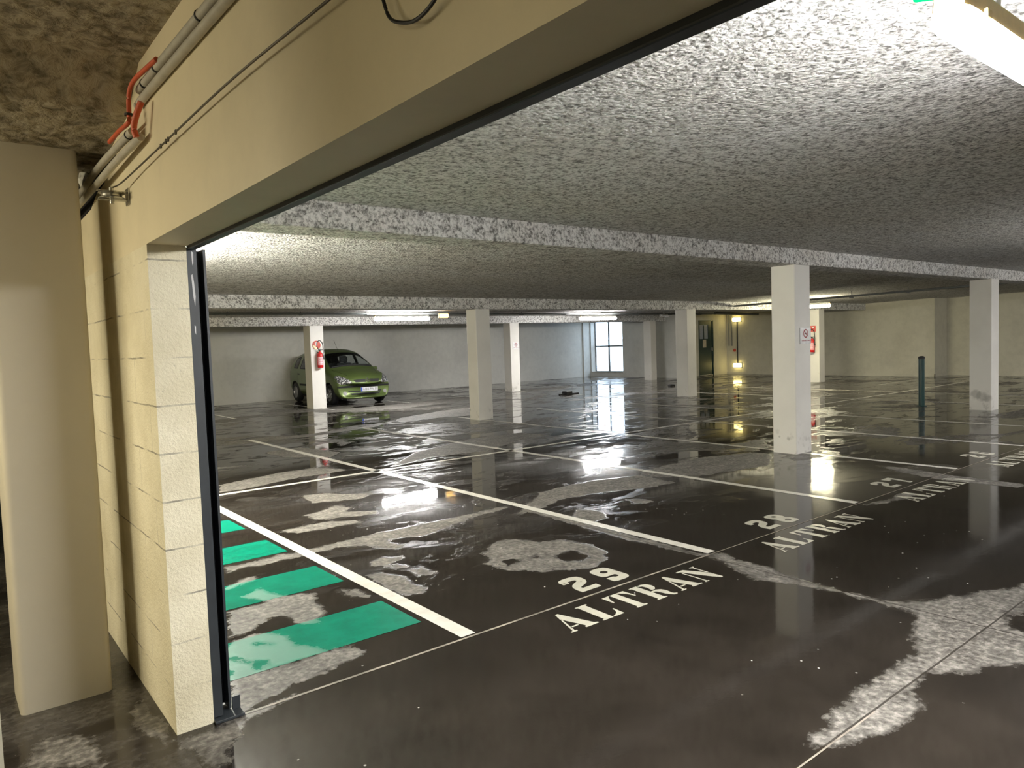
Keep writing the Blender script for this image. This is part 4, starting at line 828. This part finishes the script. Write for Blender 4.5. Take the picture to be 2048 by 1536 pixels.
# station: y, bow, then (x,z) points: bottom-centre .. roof-centre
ST = [
 # y     bow   zb    w     p3z  p4(x,z)       p5(x,z)        p6(x,z)       p7(x,z)       p8(x,z)      p9 z
 (0.00, 0.34, 0.24, 0.74, .38, (0.735, .47), (0.73, .52),  (0.715, .555), (0.70, .575), (0.36, .58), .58),
 (0.03, 0.33, 0.18, 0.79, .38, (0.79, .50),  (0.785, .58), (0.765, .635), (0.73, .665), (0.38, .685), .69),
 (0.10, 0.31, 0.17, 0.82, .40, (0.82, .52),  (0.815, .62), (0.80, .69),   (0.74, .735), (0.39, .765), .775),
 (0.24, 0.27, 0.19, 0.835, .42, (0.838, .55), (0.83, .68), (0.80, .765),  (0.73, .80),  (0.39, .835), .845),
 (0.45, 0.22, 0.19, 0.842, .44, (0.845, .60), (0.835, .75), (0.79, .835), (0.715, .868), (0.39, .905), .918),
 (0.68, 0.18, 0.19, 0.845, .45, (0.845, .63), (0.835, .81), (0.78, .895), (0.705, .928), (0.39, .962), .975),
 (0.86, 0.16, 0.19, 0.845, .45, (0.845, .65), (0.835, .85), (0.775, .94), (0.705, .972), (0.39, 1.005), 1.02),
 (0.98, 0.15, 0.19, 0.845, .45, (0.845, .66), (0.835, .87), (0.765, .985), (0.705, 1.03), (0.39, 1.07), 1.085),
 (1.25, 0.14, 0.19, 0.845, .45, (0.845, .68), (0.83, .90),  (0.72, 1.13), (0.665, 1.185), (0.37, 1.23), 1.245),
 (1.52, 0.12, 0.19, 0.845, .45, (0.845, .69), (0.828, .92), (0.675, 1.27), (0.62, 1.33), (0.35, 1.375), 1.39),
 (1.78, 0.10, 0.19, 0.845, .45, (0.845, .70), (0.827, .935), (0.635, 1.395), (0.575, 1.45), (0.33, 1.49), 1.505),
 (1.90, 0.09, 0.19, 0.845, .45, (0.845, .70), (0.827, .94), (0.62, 1.435), (0.56, 1.49), (0.33, 1.53), 1.545),
 (2.20, 0.05, 0.19, 0.845, .45, (0.845, .71), (0.827, .95), (0.605, 1.49), (0.545, 1.545), (0.32, 1.585), 1.60),
 (2.28, 0.04, 0.19, 0.845, .45, (0.845, .71), (0.827, .952), (0.603, 1.495), (0.543, 1.55), (0.32, 1.59), 1.605),
 (2.75, 0.02, 0.19, 0.845, .45, (0.845, .72), (0.827, .965), (0.60, 1.495), (0.54, 1.55), (0.32, 1.59), 1.605),
 (3.12, 0.0, 0.19, 0.845, .45, (0.845, .73), (0.825, .98),  (0.60, 1.475), (0.54, 1.53), (0.32, 1.57), 1.585),
 (3.20, 0.0, 0.19, 0.845, .45, (0.845, .73), (0.825, .985), (0.60, 1.465), (0.54, 1.52), (0.32, 1.56), 1.575),
 (3.62, 0.0, 0.20, 0.84, .46, (0.842, .74), (0.815, 1.02),  (0.62, 1.40), (0.55, 1.46), (0.32, 1.51), 1.52),
 (3.86, 0.0, 0.23, 0.82, .47, (0.825, .75), (0.795, 1.05),  (0.64, 1.27), (0.58, 1.36), (0.32, 1.43), 1.44),
 (4.05, -0.05, 0.28, 0.78, .48, (0.79, .75), (0.76, 1.02),  (0.69, 1.12), (0.63, 1.18), (0.32, 1.23), 1.24),
 (4.15, -0.10, 0.34, 0.72, .48, (0.73, .72), (0.70, .90),   (0.67, .97), (0.62, 1.0), (0.32, 1.02), 1.02)]
bm = BM(); rows = []
for (y, bow, zb, w, p3z, p4, p5, p6, p7, p8, z9) in ST:
    half = [(0.55 * w, zb), (0.9 * w, zb + 0.015), (w - 0.004, p3z), p4, p5, p6, p7, p8]
    ring = [(0, zb)] + half + [(0, z9)] + [(-x, z) for x, z in half[::-1]]
    rows.append([bm.verts.new((x, y + bow * (abs(x) / 0.84) ** 2.2, z)) for x, z in ring])
NR = len(rows[0])          # 18: 0 bottom, 1..8 right side, 9 top, 10..17 left side
GLASS_WS, GLASS_SIDE, GLASS_REAR = 1, 2, 3
for i in range(len(ST) - 1):
    ya, yb = ST[i][0], ST[i + 1][0]
    for k in range(NR):
        f = bm.faces.new((rows[i][k], rows[i][(k + 1) % NR], rows[i + 1][(k + 1) % NR], rows[i + 1][k]))
        kk = k if k < 9 else NR - 1 - k      # mirrored strip index; strip kk joins points kk and kk+1
        if 0.97 <= ya and yb <= 1.79 and kk in (7, 8): f.material_index = 1
        if kk == 5 and any(a - 0.005 <= ya and yb <= b_ + 0.005 for a, b_ in ((1.25, 2.20), (2.28, 3.12), (3.20, 3.62))): f.material_index = 2
def cap(row, flip):
    # front/back face: strips joining right and left points
    for k in range(0, 9):
        a, b_ = row[k], row[k + 1]; c, d = row[(NR - k) % NR], row[NR - k - 1]
        vs = []
        for v in (a, b_, d, c):
            if v not in vs: vs.append(v)
        if len(vs) > 2: bm.faces.new(vs[::-1] if flip else vs)
cap(rows[0], False); cap(rows[-1], True)
bmesh.ops.recalc_face_normals(bm, faces=bm.faces)
me = bpy.data.meshes.new('tmp_body'); bm.to_mesh(me); bm.free()
for n_ in range(3): me.materials.append(M['paint'])
tmp = bpy.data.objects.new('tmp_body', me); COL.objects.link(tmp)
mod = tmp.modifiers.new('s', 'SUBSURF'); mod.levels = 3
# wheel arches cut with cylinders
cb = BM()
WY = (0.86, 3.44); WR = 0.305
for wy in WY:
    for sx in (-1, 1): lathe(cb, [(0, 0), (0.352, 0), (0.352, 0.36), (0, 0.36)], (sx * 0.56, wy, 0.30), (sx, 0, 0), 40)
cme = bpy.data.meshes.new('tmp_cut'); bmesh.ops.recalc_face_normals(cb, faces=cb.faces); cb.to_mesh(cme); cb.free()
cut = bpy.data.objects.new('tmp_cut', cme); COL.objects.link(cut)
for n_ in range(4): cme.materials.append(M['rubber'])
for p_ in cme.polygons: p_.material_index = 3
me.materials.append(M['rubber'])
bo = tmp.modifiers.new('b', 'BOOLEAN'); bo.operation = 'DIFFERENCE'; bo.object = cut; bo.solver = 'EXACT'
dg = bpy.context.evaluated_depsgraph_get(); dg.update()
full = bpy.data.meshes.new_from_object(tmp.evaluated_get(dg))
bpy.data.objects.remove(tmp); bpy.data.objects.remove(cut)
fb = BM(); fb.from_mesh(full); fb.normal_update()
tree = BVHTree.FromBMesh(fb)
def split(idx):
    b2 = BM(); b2.from_mesh(full)
    bmesh.ops.delete(b2, geom=[f for f in b2.faces if f.material_index not in idx], context='FACES')
    return b2
def add_car(name, b2, mat, smooth=True, label=None, parent=None):
    me_ = bpy.data.meshes.new(name); b2.to_mesh(me_); b2.free()
    for mm in (mat if isinstance(mat, list) else [mat]): me_.materials.append(mm)
    if smooth:
        for p_ in me_.polygons: p_.use_smooth = True
        try: me_.set_sharp_from_angle(angle=math.radians(38))
        except Exception: pass
    o = bpy.data.objects.new(name, me_); COL.objects.link(o); o.parent = parent or car
    if label: o['label'] = label
    return o
b2 = split((0, 3))
for f in b2.faces: f.material_index = 1 if f.material_index == 3 else 0
add_car('body', b2, [M['paint'], M['rubber']])
def islands(b2):
    seen = set(); out = []
    for f in b2.faces:
        if f in seen: continue
        st_ = [f]; seen.add(f); isl = []
        while st_:
            g = st_.pop(); isl.append(g)
            for e in g.edges:
                for h in e.link_faces:
                    if h not in seen: seen.add(h); st_.append(h)
        out.append(isl)
    return out
def pieces(idx):
    b2 = split((idx,)); res = []
    for isl in islands(b2):
        b3 = BM(); mp = {}
        for f in isl:
            vs = []
            for v in f.verts:
                if v not in mp: mp[v] = b3.verts.new(v.co)
                vs.append(mp[v])
            b3.faces.new(vs)
        res.append(b3)
    b2.free(); return res
def border_strip(b3, w, off=0.004):
    """dark rubber edging round a pane"""
    ob = BM(); es = [e for e in b3.edges if len(e.link_faces) == 1]
    b3.normal_update()
    for e in es:
        f = e.link_faces[0]; c = f.calc_center_median(); mid = (e.verts[0].co + e.verts[1].co) / 2
        n = f.normal
        d = (e.verts[1].co - e.verts[0].co).normalized(); inn = n.cross(d)
        if inn.dot(c - mid) < 0: inn = -inn
        q = [e.verts[0].co + n * off, e.verts[1].co + n * off, e.verts[1].co + inn * w + n * off, e.verts[0].co + inn * w + n * off]
        ob.faces.new([ob.verts.new(v) for v in q])
    return ob
for idx, nm in ((1, 'windscreen'), (2, 'side_window')):
    for b3 in pieces(idx):
        bmesh.ops.recalc_face_normals(b3, faces=b3.faces)
        if b3.faces and sum(f.normal.z for f in b3.faces) < 0: bmesh.ops.reverse_faces(b3, faces=b3.faces)
        ed = border_strip(b3, 0.022)
        o = add_car(nm, b3, M['car_glass']); add_car('window_seal', ed, M['rubber'], False, None, o)
# shapes projected on the skin
def on_skin(poly, axis, off, cuts=3, holes=None):
    b2 = flat_shape([poly] + (holes or []), 0.0005); bmesh.ops.delete(b2, geom=[f for f in b2.faces if f.normal.z < 0.5], context='FACES')
    bmesh.ops.triangulate(b2, faces=b2.faces)
    for _ in range(cuts):
        le = [e for e in b2.edges if e.calc_length() > 0.05]
        if not le: break
        bmesh.ops.subdivide_edges(b2, edges=le, cuts=1); bmesh.ops.triangulate(b2, faces=b2.faces)
    for v in list(b2.verts):
        u, w_ = v.co.x, v.co.y
        if axis == 'front': hit = tree.ray_cast(Vector((u, -2, w_)), Vector((0, 1, 0)))
        else: hit = tree.ray_cast(Vector((-3 if axis == 'left' else 3, u, w_)), Vector((1 if axis == 'left' else -1, 0, 0)))
        if hit[0] is None: v.co = Vector((u, 0.4, w_)) if axis == 'front' else Vector((-0.84 if axis == 'left' else 0.84, u, w_))
        else: v.co = hit[0] + (Vector((0, -1, 0)) if axis == 'front' else Vector((-1 if axis == 'left' else 1, 0, 0))) * off
    bmesh.ops.remove_doubles(b2, verts=b2.verts, dist=0.0004)
    return b2
def mir(p): return [(-x, z) for x, z in p]
HL = [(0.43, .635), (0.50, .60), (0.62, .585), (0.74, .60), (0.80, .66), (0.81, .73), (0.785, .80), (0.735, .835), (0.66, .825), (0.57, .775), (0.49, .70)]
for s_ in (1, -1):
    p_ = HL if s_ > 0 else mir(HL)
    add_car('headlamp', on_skin(p_, 'front', 0.007, 4), M['lens'])
GR = [(0.065, .645), (0.355, .645), (0.405, .715), (0.065, .73)]
GO = [(0.03, .635), (0.40, .632), (0.45, .735), (0.20, .75), (0.03, .75)]
for s_ in (1, -1):
    o = add_car('grille', on_skin(GR if s_ > 0 else mir(GR), 'front', 0.012, 3), M['trim_black'])
    add_car('grille_surround', on_skin(GO if s_ > 0 else mir(GO), 'front', 0.006, 3), M['paint'], parent=o)
EM = [(0, .63), (0.055, .695), (0, .765), (-0.055, .695)]; EH = [(0, .672), (0.02, .695), (0, .72), (-0.02, .695)]
add_car('badge', on_skin(EM, 'front', 0.02, 1, [EH]), M['chrome'], False, 'chrome diamond badge')
BS = [(-0.80, .495), (0.80, .495), (0.80, .545), (0.5, .553), (-0.5, .553), (-0.80, .545)]
add_car('bumper_strip', on_skin(BS, 'front', 0.014, 5), M['trim_black'])
o = add_car('lower_intake', on_skin([(-0.42, .285), (0.42, .285), (0.46, .315), (0.47, .335), (-0.47, .335), (-0.46, .315)], 'front', 0.008, 5), M['trim_black'])
add_car('intake_slot', on_skin([(-0.50, .36), (0.50, .36), (0.52, .40), (-0.52, .40)], 'front', 0.008, 5), M['trim_black'])
for s_ in (1, -1):
    add_car('fog_lamp', on_skin([(s_ * 0.615 + x, z) for x, z in ell(0, .345, .058, .056, 20)], 'front', 0.012, 3), M['fog_lens'])
# number plate
pb = BM(); box(pb, -0.26, 0.26, -0.035, -0.022, .385, .50, 0.003); o = add_car('number_plate', pb, M['plate_white'], False)
pb = BM(); box(pb, -0.258, -0.215, -0.0365, -0.034, .388, .497); add_car('blue_band', pb, M['plate_blue'], False, None, o)
tb = text_shape('6110 PW 11', 0.098, 0.002); bmesh.ops.scale(tb, vec=(0.86, 1.0, 1), verts=tb.verts)
tb.transform(Matrix.Translation((0.025, -0.037, .4425)) @ Matrix.Rotation(PI / 2, 4, 'X')); add_car('plate_characters', tb, M['ink_black'], False, None, o)
# side details
for s_, ax in ((-1, 'left'), (1, 'right')):
    add_car('side_strip', on_skin([(1.30, .50), (3.02, .515), (3.02, .575), (1.30, .56)], ax, 0.010, 6), M['trim_black'])
    for ya in (2.05, 3.0): add_car('door_handle', on_skin([(ya, .845), (ya + .16, .85), (ya + .16, .885), (ya, .88)], ax, 0.014, 2), M['trim_black'])
    mb = BM(); box(mb, s_ * 0.80 - 0.075, s_ * 0.80 + 0.075, 1.30, 1.40, .93, 1.03, 0.03, 3); bmesh.ops.translate(mb, vec=(s_ * 0.075, 0, 0), verts=mb.verts); add_car('door_mirror', mb, M['paint'])
    for ya in (1.38, 2.24, 3.2):
        add_car('door_seam', on_skin([(ya, .30), (ya + .008, .30), (ya + .008, .92), (ya, .92)], ax, 0.003, 4), M['trim_black'], False)
for s_ in (1, -1):      # bonnet shut line
    pts = []
    for k in range(12):
        t = k / 11; x = s_ * lerp(0.47, 0.66, t); y = lerp(0.36, 0.98, t)
        h = tree.ray_cast(Vector((x, y, 3)), Vector((0, 0, -1)))
        if h[0]: pts.append(h[0] + Vector((0, 0, 0.001)))
    if len(pts) > 2: add_car('bonnet_seam', tube(BM(), pts, 0.004, 6), M['trim_black'])
wb = BM(); pts = []
for k in range(17):
    x = lerp(-0.62, 0.62, k / 16); h = tree.ray_cast(Vector((x, 1.03 + 0.12 * (abs(x) / .84) ** 2.2, 3)), Vector((0, 0, -1)))
    if h[0]: pts.append(h[0] + Vector((0, 0, 0.006)))
add_car('wiper_cowl', tube(wb, pts, 0.028, 8), M['trim_black'])
for x0, x1 in ((-0.5, 0.1), (0.05, 0.6)):
    pts = []
    for k in range(8):
        t = k / 7; x = lerp(x0, x1, t); y = lerp(1.04, 1.10, t) + 0.1 * (abs(x) / .84) ** 2.2
        h = tree.ray_cast(Vector((x, y, 3)), Vector((0, 0, -1)))
        if h[0]: pts.append(h[0] + Vector((0, 0, 0.012)))
    add_car('wiper', tube(BM(), pts, 0.008, 6), M['trim_black'])
for x, z0 in ((-0.555, 1.155), (-0.54, 1.115), (-0.47, 1.075)):   # little paper stickers behind the screen
    h = tree.ray_cast(Vector((x, -1, z0)), Vector((0, 1, 0)))
    if h[0]:
        sb = BM(); box(sb, x - 0.03, x + 0.035, -0.001, 0.001, -0.014, 0.014); bmesh.ops.translate(sb, vec=h[0] + Vector((0, 0.0, 0.012)), verts=sb.verts); add_car('windscreen_sticker', sb, M['plate_white'], False)
add_car('aerial', tube(BM(), [(0, 2.0, 1.56), (0, 2.25, 1.86)], 0.004, 6), M['trim_black'])
ub = BM(); box(ub, -0.70, 0.70, 0.30, 3.95, 0.165, 0.24, 0.02); add_car('underbody', ub, M['trim_black'], False)
# cabin
cbm = BM(); box(cbm, -0.70, 0.70, 1.0, 1.45, 0.80, 0.99, 0.05, 3); add_car('dashboard', cbm, M['interior'])
fbm = BM(); box(fbm, -0.74, 0.74, 1.0, 3.8, 0.28, 0.34); add_car('cabin_floor', fbm, M['interior'], False)
def seat(x, y, w=0.48):
    b2 = BM(); box(b2, x - w / 2, x + w / 2, y, y + 0.5, 0.34, 0.58, 0.06, 3); q = BM(); box(q, x - w / 2, x + w / 2, -0.07, 0.07, 0, 0.62, 0.05, 3)
    q.transform(Matrix.Translation((0, y + 0.5, 0.55)) @ Matrix.Rotation(-0.22, 4, 'X')); me_ = bpy.data.meshes.new('t'); q.to_mesh(me_); b2.from_mesh(me_); q.free(); bpy.data.meshes.remove(me_)
    s_ = add_car('seat', b2, M['interior']); h_ = BM(); box(h_, x - 0.13, x + 0.13, y + 0.60, y + 0.70, 1.17, 1.36, 0.045, 3); add_car('headrest', h_, M['interior'], parent=s_)
for x in (-0.36, 0.36): seat(x, 1.78)
for x in (-0.48, 0, 0.48): seat(x, 2.75, 0.42)
pts = [(0.36 + 0.18 * math.cos(a), 1.52 + 0.06 * math.sin(a), 0.98 + 0.17 * math.sin(a)) for a in [2 * PI * k / 24 for k in range(25)]]
add_car('steering_wheel', tube(BM(), pts, 0.014, 8, cap=False), M['trim_black'])
mb = BM(); box(mb, -0.11, 0.11, 1.66, 1.69, 1.33, 1.39, 0.01); add_car('rear_view_mirror', mb, M['trim_black'])
# wheels
def wheel(x, y, s_):
    tb_ = BM(); lathe(tb_, [(0.19, 0.0), (0.255, 0.0), (0.285, 0.015), (0.303, 0.045), (WR, 0.095), (0.303, 0.145), (0.285, 0.175), (0.255, 0.19), (0.19, 0.19)], (x, y, WR), (-s_, 0, 0), 40)
    t_ = add_car('wheel', tb_, M['rubber'])
    rb = BM(); lathe(rb, [(0.0, 0.03), (0.055, 0.03), (0.06, 0.038)], (x, y, WR), (-s_, 0, 0), 24); lathe(rb, [(0.198, 0.0), (0.204, 0.006), (0.196, 0.02), (0.185, 0.07), (0.185, 0.16)], (x, y, WR), (-s_, 0, 0), 40)
    for k in range(7):
        a = 2 * PI * k / 7 + 0.2; c, s2 = math.cos(a), math.sin(a); q = []
        for rr, hw in ((0.045, 0.022), (0.198, 0.026)):
            for h_ in (-1, 1): q.append((rr * c - h_ * hw * s2, rr * s2 + h_ * hw * c))
        for xx in (0.022, 0.045):
            vs = [rb.verts.new((x - s_ * xx, y + q[i_][0], WR + q[i_][1])) for i_ in (0, 1, 3, 2)]; rb.faces.new(vs)
    add_car('rim', rb, M['alloy'], True, None, t_)
    db = BM(); lathe(db, [(0, 0.08), (0.19, 0.08)], (x, y, WR), (-s_, 0, 0), 24); add_car('brake_disc', db, M['trim_black'], False, None, t_)
for wy in WY:
    for s_ in (-1, 1): wheel(s_ * 0.825, wy, s_)
fb.free(); bpy.data.meshes.remove(full)
# ------------------------------------------------------------------ daylight through the window
w = bpy.data.worlds.new('daylight'); scene.world = w; w.use_nodes = True
bg = w.node_tree.nodes['Background']; bg.inputs[0].default_value = (0.72, 0.86, 1.0, 1); bg.inputs[1].default_value = 7.0

# ------------------------------------------------------------------ camera
cam = bpy.data.cameras.new('camera'); cam.sensor_width = 36.0; cam.sensor_fit = 'HORIZONTAL'; cam.lens = 36.0 * 1449.02 / 2048
cam.clip_start = 0.02; cam.clip_end = 200
co = bpy.data.objects.new('camera', cam); COL.objects.link(co)
yaw, pitch, roll = 0.673998327, 0.0567723684, 0.034431777
Fw = Vector((math.sin(yaw) * math.cos(pitch), math.cos(yaw) * math.cos(pitch), -math.sin(pitch)))
Rt = Vector((math.cos(yaw), -math.sin(yaw), 0)); Dn = Fw.cross(Rt)
R2 = math.cos(roll) * Rt + math.sin(roll) * Dn; D2 = -math.sin(roll) * Rt + math.cos(roll) * Dn
mw = Matrix((( R2.x, -D2.x, -Fw.x, 0), (R2.y, -D2.y, -Fw.y, 0), (R2.z, -D2.z, -Fw.z, 1.6), (0, 0, 0, 1)))
co.matrix_world = mw
scene.camera = co
scene.view_settings.view_transform = 'Standard'; scene.view_settings.look = 'None'
scene.view_settings.exposure = 0.12; scene.view_settings.gamma = 1.0; scene.view_settings.use_curve_mapping = False
scene.cycles.max_bounces = 10; scene.cycles.diffuse_bounces = 6; scene.cycles.glossy_bounces = 4; scene.cycles.transparent_max_bounces = 12
scene.cycles.sample_clamp_indirect = 8.0; scene.cycles.caustics_reflective = False; scene.cycles.caustics_refractive = False
